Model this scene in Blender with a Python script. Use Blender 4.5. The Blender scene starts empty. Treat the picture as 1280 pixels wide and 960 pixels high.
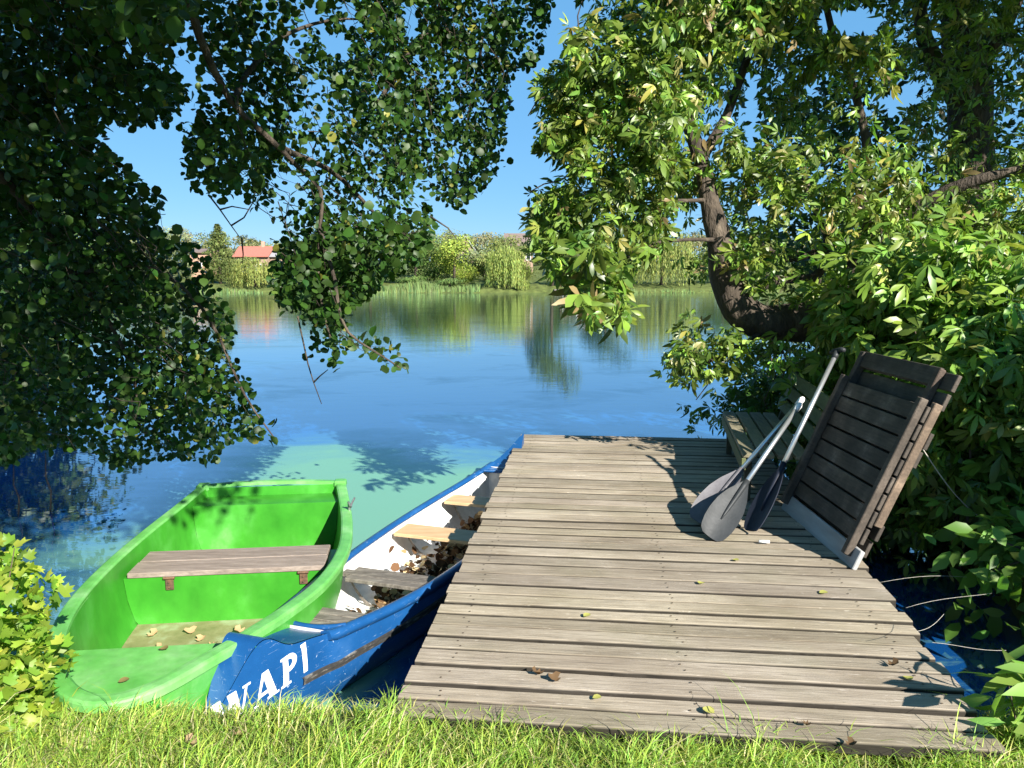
import bpy, bmesh, math, random
import numpy as np
from mathutils import Vector, Matrix, noise as mnoise

random.seed(7)
RNG = np.random.default_rng(11)
R = math.radians
SC = bpy.context.scene
COL = SC.collection

# ----------------------------------------------------------------- camera
F = 961.0
PITCH = R(8.0)
CAM = np.array([0.0, 0.0, 1.5])
CP, SP = math.cos(PITCH), math.sin(PITCH)
FWD = np.array([0, CP, -SP]); UP = np.array([0, SP, CP])
SUNV = np.array([0.98, -1.43, 1.06]); SUNV /= np.linalg.norm(SUNV)
WATER_Z = -0.5

cam_d = bpy.data.cameras.new('camera')
cam = bpy.data.objects.new('camera', cam_d); COL.objects.link(cam)
cam.location = CAM; cam.rotation_euler = (R(90) - PITCH, 0, 0)
cam_d.sensor_width = 36; cam_d.lens = 36 * F / 1280
cam_d.clip_start = 0.05; cam_d.clip_end = 3000
SC.camera = cam


def ray(px, py):
    return FWD + np.array([1, 0, 0]) * (px - 640) / F + UP * (480 - py) / F


def at_y(px, py, y):
    d = ray(px, py)
    return CAM + d * (y / d[1])


def on_z(px, py, z):
    d = ray(px, py)
    return CAM + d * ((z - CAM[2]) / d[2])


def project(p):
    q = np.asarray(p) - CAM
    dep = q @ FWD
    dep = np.where(np.abs(dep) < 1e-6, 1e-6, dep)
    return 640 + q[..., 0] / dep * F, 480 - (q @ UP) / dep * F, dep


def in_poly(px, py, poly):
    px = np.asarray(px, float); py = np.asarray(py, float)
    c = np.zeros(px.shape, bool)
    n = len(poly)
    j = n - 1
    for i in range(n):
        xi, yi = poly[i]; xj, yj = poly[j]
        if yi != yj:
            cond = ((yi > py) != (yj > py)) & (px < (xj - xi) * (py - yi) / (yj - yi) + xi)
            c ^= cond
        j = i
    return c


# ----------------------------------------------------------------- objects
def tag(o, label=None, cat=None, group=None, kind=None):
    if label: o['label'] = label
    if cat: o['category'] = cat
    if group: o['group'] = group
    if kind: o['kind'] = kind
    return o


def empty(name, loc, label, cat, group=None, rz=0.0):
    o = bpy.data.objects.new(name, None); COL.objects.link(o)
    o.location = [float(v) for v in loc]; o.rotation_euler = (0, 0, rz); o.empty_display_size = 0.1
    return tag(o, label, cat, group)


def mesh_obj(name, V, Fc, mat, parent=None, smooth=False, cols=None, origin=None, mats=None):
    """V in world space when parent has no rotation: parent location is subtracted."""
    V = np.asarray(V, float).reshape(-1, 3)
    off = np.zeros(3)
    if parent is not None:
        p = parent
        while p is not None:
            off = off + np.array(p.location); p = p.parent
        if getattr(parent, 'rotation_euler', None) is not None and abs(parent.rotation_euler.z) > 1e-6:
            off = np.zeros(3)
    elif origin is not None:
        off = np.asarray(origin, float)
    V = V - off
    me = bpy.data.meshes.new(name)
    if isinstance(Fc, np.ndarray):
        k = Fc.shape[1]
        nf = len(Fc)
        me.vertices.add(len(V)); me.vertices.foreach_set('co', V.astype(np.float32).ravel())
        me.loops.add(nf * k); me.loops.foreach_set('vertex_index', Fc.astype(np.int32).ravel())
        me.polygons.add(nf)
        me.polygons.foreach_set('loop_start', np.arange(0, nf * k, k, dtype=np.int32))
        me.polygons.foreach_set('loop_total', np.full(nf, k, dtype=np.int32))
        me.update(calc_edges=True)
    else:
        me.from_pydata([tuple(v) for v in V], [], [tuple(int(i) for i in f) for f in Fc])
        me.update()
    me.validate()
    if cols is not None:
        a = me.color_attributes.new('col', 'FLOAT_COLOR', 'POINT')
        c = np.ones((len(V), 4), np.float32); c[:, :3] = cols
        a.data.foreach_set('color', c.ravel())
    if smooth:
        me.polygons.foreach_set('use_smooth', np.ones(len(me.polygons), bool))
    me.materials.append(mat)
    o = bpy.data.objects.new(name, me); COL.objects.link(o)
    if parent is not None: o.parent = parent
    elif origin is not None: o.location = [float(v) for v in origin]
    return o


class MB:
    def __init__(s): s.v = []; s.f = []; s.c = []
    def add(s, V, Fc, col=(1, 1, 1)):
        b = len(s.v)
        s.v += [tuple(float(q) for q in p) for p in V]
        s.f += [tuple(b + i for i in f) for f in Fc]
        s.c += [col] * len(V)
    def box(s, c, size, ax=None, bev=0.0, col=(1, 1, 1)):
        """box centred c with half axes along ax (3 unit vectors)"""
        c = np.asarray(c, float); h = np.asarray(size, float) / 2
        A = np.eye(3) if ax is None else np.asarray(ax, float)
        if bev <= 0:
            V = [c + A[0] * h[0] * x + A[1] * h[1] * y + A[2] * h[2] * z for x in (-1, 1) for y in (-1, 1) for z in (-1, 1)]
            Fc = [(0, 1, 3, 2), (4, 6, 7, 5), (0, 4, 5, 1), (2, 3, 7, 6), (0, 2, 6, 4), (1, 5, 7, 3)]
            s.add(V, Fc, col); return
        bm = bmesh.new()
        bmesh.ops.create_cube(bm, size=1)
        for v in bm.verts:
            v.co = Vector((v.co.x * h[0] * 2, v.co.y * h[1] * 2, v.co.z * h[2] * 2))
        bmesh.ops.bevel(bm, geom=list(bm.edges), offset=bev, segments=1, profile=.5, affect='EDGES')
        bm.verts.index_update()
        V = [c + A[0] * v.co.x + A[1] * v.co.y + A[2] * v.co.z for v in bm.verts]
        s.add(V, [[v.index for v in f.verts] for f in bm.faces], col)
        bm.free()
    def tube(s, pts, rad, n=6, cap=True, col=(1, 1, 1), wob=0.0):
        pts = [np.asarray(p, float) for p in pts]
        m = len(pts)
        if np.isscalar(rad): rad = [rad] * m
        V = []; Fc = []
        u = None
        for i in range(m):
            t = pts[min(i + 1, m - 1)] - pts[max(i - 1, 0)]
            t = t / (np.linalg.norm(t) + 1e-9)
            if u is None:
                a = np.array([0, 0, 1.0]) if abs(t[2]) < .9 else np.array([1.0, 0, 0])
                u = np.cross(t, a)
            u = u - t * (u @ t); u /= np.linalg.norm(u) + 1e-9
            w = np.cross(t, u)
            for k in range(n):
                a = 2 * math.pi * k / n
                r = rad[i]
                if wob: r *= 1 + wob * mnoise.noise(Vector((pts[i] * 5 + np.array([math.cos(a), math.sin(a), 0]) * 1.3)))
                V.append(pts[i] + (u * math.cos(a) + w * math.sin(a)) * r)
        for i in range(m - 1):
            for k in range(n):
                Fc.append((i * n + k, i * n + (k + 1) % n, (i + 1) * n + (k + 1) % n, (i + 1) * n + k))
        if cap:
            Fc.append(tuple(range(n))[::-1]); Fc.append(tuple((m - 1) * n + k for k in range(n)))
        s.add(V, Fc, col)
    def build(s, name, mat, parent=None, smooth=False, origin=None):
        return mesh_obj(name, np.array(s.v), s.f, mat, parent, smooth, np.array(s.c, np.float32), origin)


def spline(pts, n):
    """Catmull-Rom through pts (array m,k) -> n samples"""
    P = np.asarray(pts, float)
    m = len(P)
    out = []
    for t in np.linspace(0, m - 1, n):
        i = min(int(t), m - 2); f = t - i
        p0 = P[max(i - 1, 0)]; p1 = P[i]; p2 = P[i + 1]; p3 = P[min(i + 2, m - 1)]
        out.append(.5 * (2 * p1 + (p2 - p0) * f + (2 * p0 - 5 * p1 + 4 * p2 - p3) * f * f + (3 * p1 - p0 - 3 * p2 + p3) * f ** 3))
    return np.array(out)


# ----------------------------------------------------------------- materials
def new_mat(name):
    m = bpy.data.materials.new(name); m.use_nodes = True
    nt = m.node_tree; nt.nodes.clear()
    out = nt.nodes.new('ShaderNodeOutputMaterial')
    return m, nt, out


def N(nt, t, **kw):
    n = nt.nodes.new(t)
    for k, v in kw.items():
        if k in n.inputs: n.inputs[k].default_value = v
        else: setattr(n, k, v)
    return n


def ramp(nt, stops, fac):
    r = nt.nodes.new('ShaderNodeValToRGB')
    e = r.color_ramp.elements
    while len(e) < len(stops): e.new(.5)
    for i, (p, c) in enumerate(stops):
        e[i].position = p; e[i].color = (*c, 1) if len(c) == 3 else c
    nt.links.new(fac, r.inputs[0])
    return r.outputs[0]


def mixc(nt, fac, a, b, mode='MIX'):
    m = nt.nodes.new('ShaderNodeMix'); m.data_type = 'RGBA'; m.blend_type = mode
    for s, v in ((m.inputs['Factor'], fac), (m.inputs[6], a), (m.inputs[7], b)):
        if hasattr(v, 'links') or hasattr(v, 'is_linked'): nt.links.new(v, s)
        elif isinstance(v, (int, float)): s.default_value = v
        else: s.default_value = (*v, 1)
    return m.outputs[2]


def noise_fac(nt, scale, detail=4, rough=.55, stretch=(1, 1, 1), coord='Object', dist=0.0):
    tc = nt.nodes.new('ShaderNodeTexCoord')
    mp = nt.nodes.new('ShaderNodeMapping'); mp.inputs['Scale'].default_value = stretch
    nt.links.new(tc.outputs[coord], mp.inputs[0])
    n = N(nt, 'ShaderNodeTexNoise', Scale=scale, Detail=detail, Roughness=rough, Distortion=dist)
    nt.links.new(mp.outputs[0], n.inputs['Vector'])
    return n.outputs['Fac']


def bump(nt, fac, strength, dist=.01):
    b = N(nt, 'ShaderNodeBump', Strength=strength, Distance=dist)
    nt.links.new(fac, b.inputs['Height'])
    return b.outputs[0]


def mottled(name, stops, scale=6, rough=.6, stretch=(1, 1, 1), bumps=.2, bdist=.01, use_col=False, metallic=0.0, spec=.5, detail=5, fine=None, coat=0.0):
    m, nt, out = new_mat(name)
    p = N(nt, 'ShaderNodeBsdfPrincipled', Roughness=rough, Metallic=metallic)
    p.inputs['Specular IOR Level'].default_value = spec
    if coat: p.inputs['Coat Weight'].default_value = coat; p.inputs['Coat Roughness'].default_value = .15
    fac = noise_fac(nt, scale, detail, .6, stretch)
    c = ramp(nt, stops, fac)
    if fine:
        f2 = noise_fac(nt, fine[0], 3, .6, fine[2] if len(fine) > 2 else stretch)
        c = mixc(nt, 1.0, c, ramp(nt, [(.3, (1 - fine[1],) * 3), (.7, (1, 1, 1))], f2), 'MULTIPLY')
        hb = f2
    else: hb = fac
    if use_col:
        a = N(nt, 'ShaderNodeAttribute', attribute_name='col')
        c = mixc(nt, 1.0, c, a.outputs['Color'], 'MULTIPLY')
    nt.links.new(c, p.inputs['Base Color'])
    if bumps: nt.links.new(bump(nt, hb, bumps, bdist), p.inputs['Normal'])
    nt.links.new(p.outputs[0], out.inputs[0])
    return m


def leaf_mat(name, trans=.35, rough=.45, spec=.35, tcol=(1.6, 1.9, .7)):
    m, nt, out = new_mat(name)
    a = N(nt, 'ShaderNodeAttribute', attribute_name='col')
    p = N(nt, 'ShaderNodeBsdfPrincipled', Roughness=rough)
    p.inputs['Specular IOR Level'].default_value = spec
    nt.links.new(a.outputs['Color'], p.inputs['Base Color'])
    t = N(nt, 'ShaderNodeBsdfTranslucent')
    nt.links.new(mixc(nt, 1.0, a.outputs['Color'], tcol, 'MULTIPLY'), t.inputs['Color'])
    mx = N(nt, 'ShaderNodeMixShader', Fac=trans)
    nt.links.new(p.outputs[0], mx.inputs[1]); nt.links.new(t.outputs[0], mx.inputs[2])
    nt.links.new(mx.outputs[0], out.inputs[0])
    return m


M = {}
M['alder_leaf'] = leaf_mat('alder_leaf', .26, .45, .25, (1.5, 2.0, .6))
M['chestnut_leaf'] = leaf_mat('chestnut_leaf', .22, .40, .42)
M['shrub_leaf'] = leaf_mat('shrub_leaf', .35, .45, .3)
M['far_leaf'] = leaf_mat('far_leaf', .3, .7, .1, (1.3, 1.4, .7))
M['grass_blade'] = leaf_mat('grass_blade', .35, .5, .3, (1.3, 1.4, .7))
M['bark'] = mottled('bark', [(.25, (.028, .02, .014)), (.5, (.07, .052, .036)), (.75, (.16, .125, .09))], 9, .9, (1, 1, .35), .9, .03, fine=(40, .45))
M['twig'] = mottled('twig', [(.3, (.05, .035, .025)), (.7, (.11, .08, .055))], 20, .85)
M['deck'] = None
M['dark_wood'] = mottled('dark_wood', [(.25, (.032, .026, .021)), (.5, (.074, .059, .047)), (.64, (.12, .098, .08)), (.76, (.25, .215, .18))], 6, .8, (1, 1, 1), .5, .004, use_col=True, fine=(30, .4, (3, .25, 3)))
M['pale_wood'] = mottled('pale_wood', [(.3, (.25, .245, .24)), (.7, (.40, .40, .40))], 5, .8, (3, .4, 3), .3, .004, use_col=True)
M['bench_wood'] = mottled('bench_wood', [(.3, (.16, .15, .09)), (.55, (.24, .21, .13)), (.75, (.32, .28, .19))], 5, .8, (3, .4, 3), .4, .004, use_col=True, fine=(30, .4))
M['seat_wood'] = mottled('seat_wood', [(.25, (.20, .155, .125)), (.55, (.30, .24, .20)), (.8, (.38, .32, .27))], 4, .75, (1, 9, 6), .4, .003, use_col=True, fine=(14, .4, (1, 14, 6)))
M['tan_wood'] = mottled('tan_wood', [(.3, (.50, .32, .16)), (.7, (.66, .46, .26))], 4, .6, (1, 6, 1), .15, .002, use_col=True)
M['worn_wood'] = mottled('worn_wood', [(.25, (.10, .085, .07)), (.5, (.19, .165, .14)), (.75, (.30, .27, .23))], 5, .85, (1, 7, 1), .6, .006, use_col=True, fine=(20, .5))
M['green_paint'] = mottled('green_paint', [(.3, (.022, .19, .010)), (.5, (.040, .26, .018)), (.62, (.07, .33, .045)), (.75, (.17, .42, .13))], 2.2, .42, (1, 1, 1), .25, .004, fine=(11, .17, (1, 1, .5)), detail=8)
M['green_rim'] = mottled('green_rim', [(.3, (.09, .35, .06)), (.5, (.14, .42, .10)), (.7, (.24, .50, .19)), (.85, (.33, .54, .28))], 4, .45, (1, 1, 1), .1, .002, fine=(14, .25), detail=8)
M['boat_floor'] = mottled('boat_floor', [(.3, (.13, .15, .05)), (.5, (.21, .21, .09)), (.7, (.30, .36, .20))], 7, .7, bumps=.3)
M['blue_paint'] = None
M['canoe_white'] = mottled('canoe_white', [(.3, (.66, .64, .60)), (.6, (.76, .75, .73)), (.8, (.82, .81, .80))], 5, .5, bumps=.05, fine=(18, .22))
M['letter_white'] = mottled('letter_white', [(.35, (.62, .65, .68)), (.5, (.82, .83, .84))], 16, .6, bumps=.1)
M['strake'] = mottled('strake', [(.35, (.016, .016, .016)), (.55, (.035, .033, .03)), (.72, (.20, .19, .17))], 16, .7, (1, 1, 4), .5, .004)
M['alu'] = mottled('alu', [(.3, (.62, .63, .65)), (.7, (.78, .79, .81))], 8, .34, bumps=.05, metallic=.85)
M['blade_grey'] = mottled('blade_grey', [(.3, (.095, .09, .10)), (.7, (.135, .13, .14))], 9, .55, spec=.35, bumps=.08, fine=(60, .15))
M['blade_black'] = mottled('blade_black', [(.3, (.022, .025, .027)), (.7, (.04, .043, .046))], 9, .5, spec=.3, bumps=.08, fine=(60, .2))
M['blade_navy'] = mottled('blade_navy', [(.3, (.010, .013, .024)), (.7, (.018, .023, .036))], 9, .55, bumps=.05, spec=.2)
M['white_plastic'] = mottled('white_plastic', [(.3, (.7, .7, .7)), (.7, (.8, .8, .8))], 9, .4, bumps=.02)
M['rust'] = mottled('rust', [(.3, (.05, .035, .025)), (.7, (.20, .11, .06))], 40, .7, metallic=.3)
M['steel'] = mottled('steel', [(.3, (.25, .25, .25)), (.7, (.45, .45, .45))], 30, .4, metallic=.8)
M['litter_leaf'] = leaf_mat('litter_leaf', .06, .9, .05, (1.1, 1.0, .8))
M['rope'] = mottled('rope', [(.3, (.3, .28, .24)), (.7, (.5, .47, .4))], 60, .9)
M['silk'] = mottled('silk', [(.3, (.5, .5, .5)), (.7, (.7, .7, .7))], 60, .4, bumps=0)
M['brick'] = mottled('brick', [(.3, (.36, .20, .14)), (.7, (.46, .29, .21))], 8, .9)
M['render_wall'] = mottled('render_wall', [(.3, (.26, .17, .12)), (.7, (.33, .23, .17))], 3, .9)
M['red_roof'] = mottled('red_roof', [(.3, (.30, .09, .06)), (.7, (.40, .15, .11))], 5, .8, (1, 4, 4))
M['grey_roof'] = mottled('grey_roof', [(.3, (.24, .23, .24)), (.7, (.34, .33, .34))], 5, .8, (1, 4, 4))
M['brown_roof'] = mottled('brown_roof', [(.3, (.14, .10, .085)), (.7, (.19, .14, .12))], 5, .8, (1, 4, 4))
M['white_trim'] = mottled('white_trim', [(.3, (.72, .7, .66)), (.7, (.8, .79, .76))], 9, .6)
M['window_glass'] = mottled('window_glass', [(.3, (.02, .025, .03)), (.7, (.05, .06, .07))], 2, .1, bumps=0)


def deck_material():
    m, nt, out = new_mat('deck_planks')
    p = N(nt, 'ShaderNodeBsdfPrincipled', Roughness=.85)
    p.inputs['Specular IOR Level'].default_value = .25
    a = N(nt, 'ShaderNodeAttribute', attribute_name='col')
    big = noise_fac(nt, 1.6, 5, .6, (1, 2.2, 1))
    c = ramp(nt, [(.28, (.235, .195, .145)), (.5, (.33, .285, .222)), (.72, (.44, .39, .315))], big)
    grain = noise_fac(nt, 9, 6, .7, (.35, 14, 6))
    c = mixc(nt, 1.0, c, ramp(nt, [(.28, (.42, .39, .36)), (.42, (.82, .80, .78)), (.55, (1.0, .99, .98)), (.75, (1.14, 1.13, 1.11))], grain), 'MULTIPLY')
    # pale abraded flecks and dark specks
    fl = noise_fac(nt, 26, 5, .75, (.45, 2.2, 1), dist=.6)
    c = mixc(nt, ramp(nt, [(.60, (0, 0, 0)), (.70, (.8, .8, .8))], fl), c, (.56, .50, .42))
    sp = noise_fac(nt, 60, 3, .6, (.5, 2, 1))
    c = mixc(nt, ramp(nt, [(.66, (0, 0, 0)), (.74, (.7, .7, .7))], sp), c, (.10, .085, .065))
    ck = noise_fac(nt, 3.2, 4, .55, (.22, 16, 1), dist=.35)
    c = mixc(nt, ramp(nt, [(.485, (0, 0, 0)), (.498, (.75, .75, .75)), (.502, (.75, .75, .75)), (.515, (0, 0, 0))], ck), c, (.12, .10, .08))
    dk = noise_fac(nt, 4.5, 6, .7, (.7, 3.2, 1), dist=.4)
    c = mixc(nt, ramp(nt, [(.56, (0, 0, 0)), (.70, (.55, .55, .55))], dk), c, (.155, .135, .11))
    alg = noise_fac(nt, 2.3, 4, .6)
    c = mixc(nt, ramp(nt, [(.5, (0, 0, 0)), (.75, (.35, .35, .35))], alg), c, (.20, .19, .11))
    c = mixc(nt, 1.0, c, a.outputs['Color'], 'MULTIPLY')
    nt.links.new(c, p.inputs['Base Color'])
    nt.links.new(bump(nt, grain, .55, .006), p.inputs['Normal'])
    nt.links.new(p.outputs[0], out.inputs[0])
    return m


def blue_material():
    m, nt, out = new_mat('blue_paint')
    p = N(nt, 'ShaderNodeBsdfPrincipled', Roughness=.33)
    base = ramp(nt, [(.3, (.006, .052, .165)), (.55, (.009, .070, .215)), (.8, (.03, .11, .28))], noise_fac(nt, 3, 6, .65))
    scr = noise_fac(nt, 26, 4, .7, (.3, .3, 3.5), dist=1.2)
    c = mixc(nt, ramp(nt, [(.63, (0, 0, 0)), (.72, (.8, .8, .8))], scr), base, (.38, .50, .62))
    scr2 = noise_fac(nt, 40, 3, .7, (2.5, .5, .6), dist=.8)
    c = mixc(nt, ramp(nt, [(.68, (0, 0, 0)), (.74, (.8, .8, .8))], scr2), c, (.5, .58, .66))
    nt.links.new(c, p.inputs['Base Color'])
    nt.links.new(bump(nt, scr, .05, .002), p.inputs['Normal'])
    nt.links.new(p.outputs[0], out.inputs[0])
    return m


def ground_material():
    m, nt, out = new_mat('ground')
    p = N(nt, 'ShaderNodeBsdfPrincipled', Roughness=.95)
    p.inputs['Specular IOR Level'].default_value = .1
    c = ramp(nt, [(.3, (.05, .06, .02)), (.5, (.09, .12, .03)), (.7, (.14, .17, .05))], noise_fac(nt, 1.2, 8, .65))
    g = noise_fac(nt, 14, 5, .7)
    c = mixc(nt, ramp(nt, [(.5, (0, 0, 0)), (.68, (.7, .7, .7))], g), c, (.13, .10, .06))
    nt.links.new(c, p.inputs['Base Color'])
    nt.links.new(bump(nt, g, .6, .03), p.inputs['Normal'])
    nt.links.new(p.outputs[0], out.inputs[0])
    return m


def water_material():
    m, nt, out = new_mat('lake_water')
    tc = N(nt, 'ShaderNodeTexCoord')
    # ripples : fine breeze ripples farther out, nearly still close to the bank
    sep = N(nt, 'ShaderNodeSeparateXYZ'); nt.links.new(tc.outputs['Object'], sep.inputs[0])
    mr = N(nt, 'ShaderNodeMapRange'); mr.inputs['From Min'].default_value = 9; mr.inputs['From Max'].default_value = 40
    mr.inputs['To Min'].default_value = .012; mr.inputs['To Max'].default_value = .045
    nt.links.new(sep.outputs['Y'], mr.inputs['Value'])
    n1 = noise_fac(nt, 1.0, 3, .55, (2.2, 5.0, 1))
    n2 = noise_fac(nt, .35, 2, .5, (1.0, 1.6, 1))
    add = N(nt, 'ShaderNodeMath', operation='ADD'); nt.links.new(n1, add.inputs[0]); nt.links.new(n2, add.inputs[1])
    b = N(nt, 'ShaderNodeBump', Distance=.10)
    nt.links.new(mr.outputs[0], b.inputs['Strength']); nt.links.new(add.outputs[0], b.inputs['Height'])
    # body colour: murky blue green; patchy algae film also paints in sunlit water
    sunlit_film_n = noise_fac(nt, .42, 7, .68, (1, 1.5, 1), dist=.5)
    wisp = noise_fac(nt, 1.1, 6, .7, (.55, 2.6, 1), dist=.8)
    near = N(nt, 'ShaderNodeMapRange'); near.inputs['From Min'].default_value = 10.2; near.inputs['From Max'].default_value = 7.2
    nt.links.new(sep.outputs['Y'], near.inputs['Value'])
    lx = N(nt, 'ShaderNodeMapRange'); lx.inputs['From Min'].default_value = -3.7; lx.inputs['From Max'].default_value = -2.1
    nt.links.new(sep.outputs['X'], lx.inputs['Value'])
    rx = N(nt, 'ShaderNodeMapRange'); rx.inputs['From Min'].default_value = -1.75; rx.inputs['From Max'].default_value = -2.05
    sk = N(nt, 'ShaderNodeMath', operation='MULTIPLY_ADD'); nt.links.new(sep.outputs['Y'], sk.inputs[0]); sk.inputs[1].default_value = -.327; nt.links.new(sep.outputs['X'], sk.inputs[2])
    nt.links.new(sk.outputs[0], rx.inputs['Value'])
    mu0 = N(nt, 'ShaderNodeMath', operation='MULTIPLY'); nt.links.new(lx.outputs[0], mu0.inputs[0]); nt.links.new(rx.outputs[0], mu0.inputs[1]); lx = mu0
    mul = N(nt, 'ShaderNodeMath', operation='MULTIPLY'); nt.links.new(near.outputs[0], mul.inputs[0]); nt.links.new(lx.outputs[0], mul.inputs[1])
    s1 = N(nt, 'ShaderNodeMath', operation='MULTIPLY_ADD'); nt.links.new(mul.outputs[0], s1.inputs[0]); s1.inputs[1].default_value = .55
    nt.links.new(sunlit_film_n, s1.inputs[2])
    sunlit_film = ramp(nt, [(.52, (0, 0, 0)), (.66, (.35, .35, .35)), (.80, (.8, .8, .8)), (.95, (1, 1, 1))], s1.outputs[0])
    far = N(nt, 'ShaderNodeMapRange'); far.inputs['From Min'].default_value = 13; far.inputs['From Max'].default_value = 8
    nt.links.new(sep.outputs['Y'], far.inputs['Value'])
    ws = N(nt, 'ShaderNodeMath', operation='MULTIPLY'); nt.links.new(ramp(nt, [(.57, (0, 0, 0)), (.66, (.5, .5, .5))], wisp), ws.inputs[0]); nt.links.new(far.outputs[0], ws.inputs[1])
    film = N(nt, 'ShaderNodeMath', operation='MAXIMUM'); nt.links.new(sunlit_film, film.inputs[0]); nt.links.new(ws.outputs[0], film.inputs[1])
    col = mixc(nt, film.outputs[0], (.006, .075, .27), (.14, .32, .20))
    deep = N(nt, 'ShaderNodeMapRange'); deep.inputs['From Min'].default_value = 11; deep.inputs['From Max'].default_value = 26
    nt.links.new(sep.outputs['Y'], deep.inputs['Value'])
    col = mixc(nt, deep.outputs[0], col, (.02, .045, .03))
    dif = N(nt, 'ShaderNodeBsdfDiffuse'); nt.links.new(col, dif.inputs['Color'])
    gl = N(nt, 'ShaderNodeBsdfGlossy', Roughness=.015, Color=(.93, .97, 1, 1)); nt.links.new(b.outputs[0], gl.inputs['Normal'])
    fr = N(nt, 'ShaderNodeFresnel', IOR=2.0); nt.links.new(b.outputs[0], fr.inputs['Normal'])
    mx = N(nt, 'ShaderNodeMixShader')
    fk = N(nt, 'ShaderNodeMath', operation='MULTIPLY_ADD'); nt.links.new(film.outputs[0], fk.inputs[0]); fk.inputs[1].default_value = -.62; fk.inputs[2].default_value = 1.0
    f3 = N(nt, 'ShaderNodeMath', operation='MULTIPLY_ADD'); nt.links.new(fr.outputs[0], f3.inputs[0]); f3.inputs[1].default_value = .62; f3.inputs[2].default_value = .36
    fq = N(nt, 'ShaderNodeMath', operation='MULTIPLY'); nt.links.new(f3.outputs[0], fq.inputs[0]); nt.links.new(fk.outputs[0], fq.inputs[1])
    nt.links.new(fq.outputs[0], mx.inputs[0]); nt.links.new(dif.outputs[0], mx.inputs[1]); nt.links.new(gl.outputs[0], mx.inputs[2])
    nt.links.new(mx.outputs[0], out.inputs[0])
    return m


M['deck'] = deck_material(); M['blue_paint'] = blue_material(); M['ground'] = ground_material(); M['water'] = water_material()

# ----------------------------------------------------------------- ground and water
def smooth(t): t = np.clip(t, 0, 1); return t * t * (3 - 2 * t)

SHX = [-60, -15, -8.6, -7.2, -5.2, -3.5, -2.4, 0, 2.1, 2.5, 2.9, 3.3, 3.7, 4.4, 6.0, 9.0, 16, 60]
SHY = [40, 24, 15.5, 7.5, 3.6, 2.75, 2.62, 2.68, 2.62, 2.9, 3.9, 5.2, 7.0, 9.5, 14, 20, 30, 60]
FARX = [-200, -60, -30, -10, 10, 30, 60, 200]
FARY = [80, 92, 93.5, 92, 92.3, 92, 90, 70]


def ground_h(x, y):
    s = np.interp(x, SHX, SHY)
    d = y - s
    near = -0.05 - .02 * smooth((y - 2.45) / .2) + .012 * smooth((x + .7) / .4) * smooth((.6 - x) / .6) - .025 * smooth((x - .2) / 1.0) + 0.18 * smooth((-d - .3) / 4) - 1.3 * smooth((d + .12) / .75)
    fs = np.interp(x, FARX, FARY)
    e = y - fs
    far = np.interp(e, [-8, 0, 1.0, 5, 20, 70, 160, 260, 900], [-1.4, -.55, -.2, .4, 1.0, 3.6, 6.0, 6.5, 6.5])
    return np.where(y < 55, near, far)


def make_ground():
    xs = np.unique(np.concatenate([np.linspace(-900, -40, 24), np.linspace(-40, -6, 35), np.linspace(-6, 6, 97), np.linspace(6, 40, 35), np.linspace(40, 900, 24)]))
    ys = np.unique(np.concatenate([np.linspace(-300, -5, 14), np.linspace(-5, 1.6, 14), np.linspace(1.6, 4.2, 53), np.linspace(4.2, 20, 60), np.linspace(20, 88, 20), np.linspace(88, 100, 25), np.linspace(100, 300, 30), np.linspace(300, 1600, 10)]))
    X, Y = np.meshgrid(xs, ys)
    Z = ground_h(X, Y)
    nz = np.array([mnoise.noise(Vector((a * 1.3, b * 1.3, 0))) for a, b in zip(X.ravel(), Y.ravel())]).reshape(X.shape)
    Z = Z + nz * np.where(Y < 60, .022, .25)
    V = np.stack([X, Y, Z], -1).reshape(-1, 3)
    w = len(xs)
    i, j = np.meshgrid(np.arange(len(ys) - 1), np.arange(w - 1), indexing='ij')
    a = (i * w + j).ravel()
    Fc = np.stack([a, a + 1, a + w + 1, a + w], 1)
    o = mesh_obj('ground', V, Fc, M['ground'], smooth=True)
    tag(o, 'grassy lake bank and the gentle slope across the water', 'ground', kind='structure')
    W = [(-700, 1.0, WATER_Z), (700, 1.0, WATER_Z), (700, 96, WATER_Z), (-700, 96, WATER_Z)]
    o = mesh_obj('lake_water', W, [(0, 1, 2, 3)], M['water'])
    tag(o, 'calm blue lake reflecting the sky with turquoise algae film and painted sunlit water by the dock', 'lake', kind='structure')


make_ground()

# ----------------------------------------------------------------- leaf clouds
def frames(nrm, d):
    """nrm (N,3), d (N,3) -> rows x=side, y=along leaf, z=normal"""
    n = nrm / (np.linalg.norm(nrm, axis=1, keepdims=True) + 1e-9)
    y = d - n * (d * n).sum(1, keepdims=True)
    y /= np.linalg.norm(y, axis=1, keepdims=True) + 1e-9
    x = np.cross(y, n)
    return np.stack([x, y, n], 1)


def rand_unit(n):
    v = RNG.normal(size=(n, 3))
    return v / np.linalg.norm(v, axis=1, keepdims=True)


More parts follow.
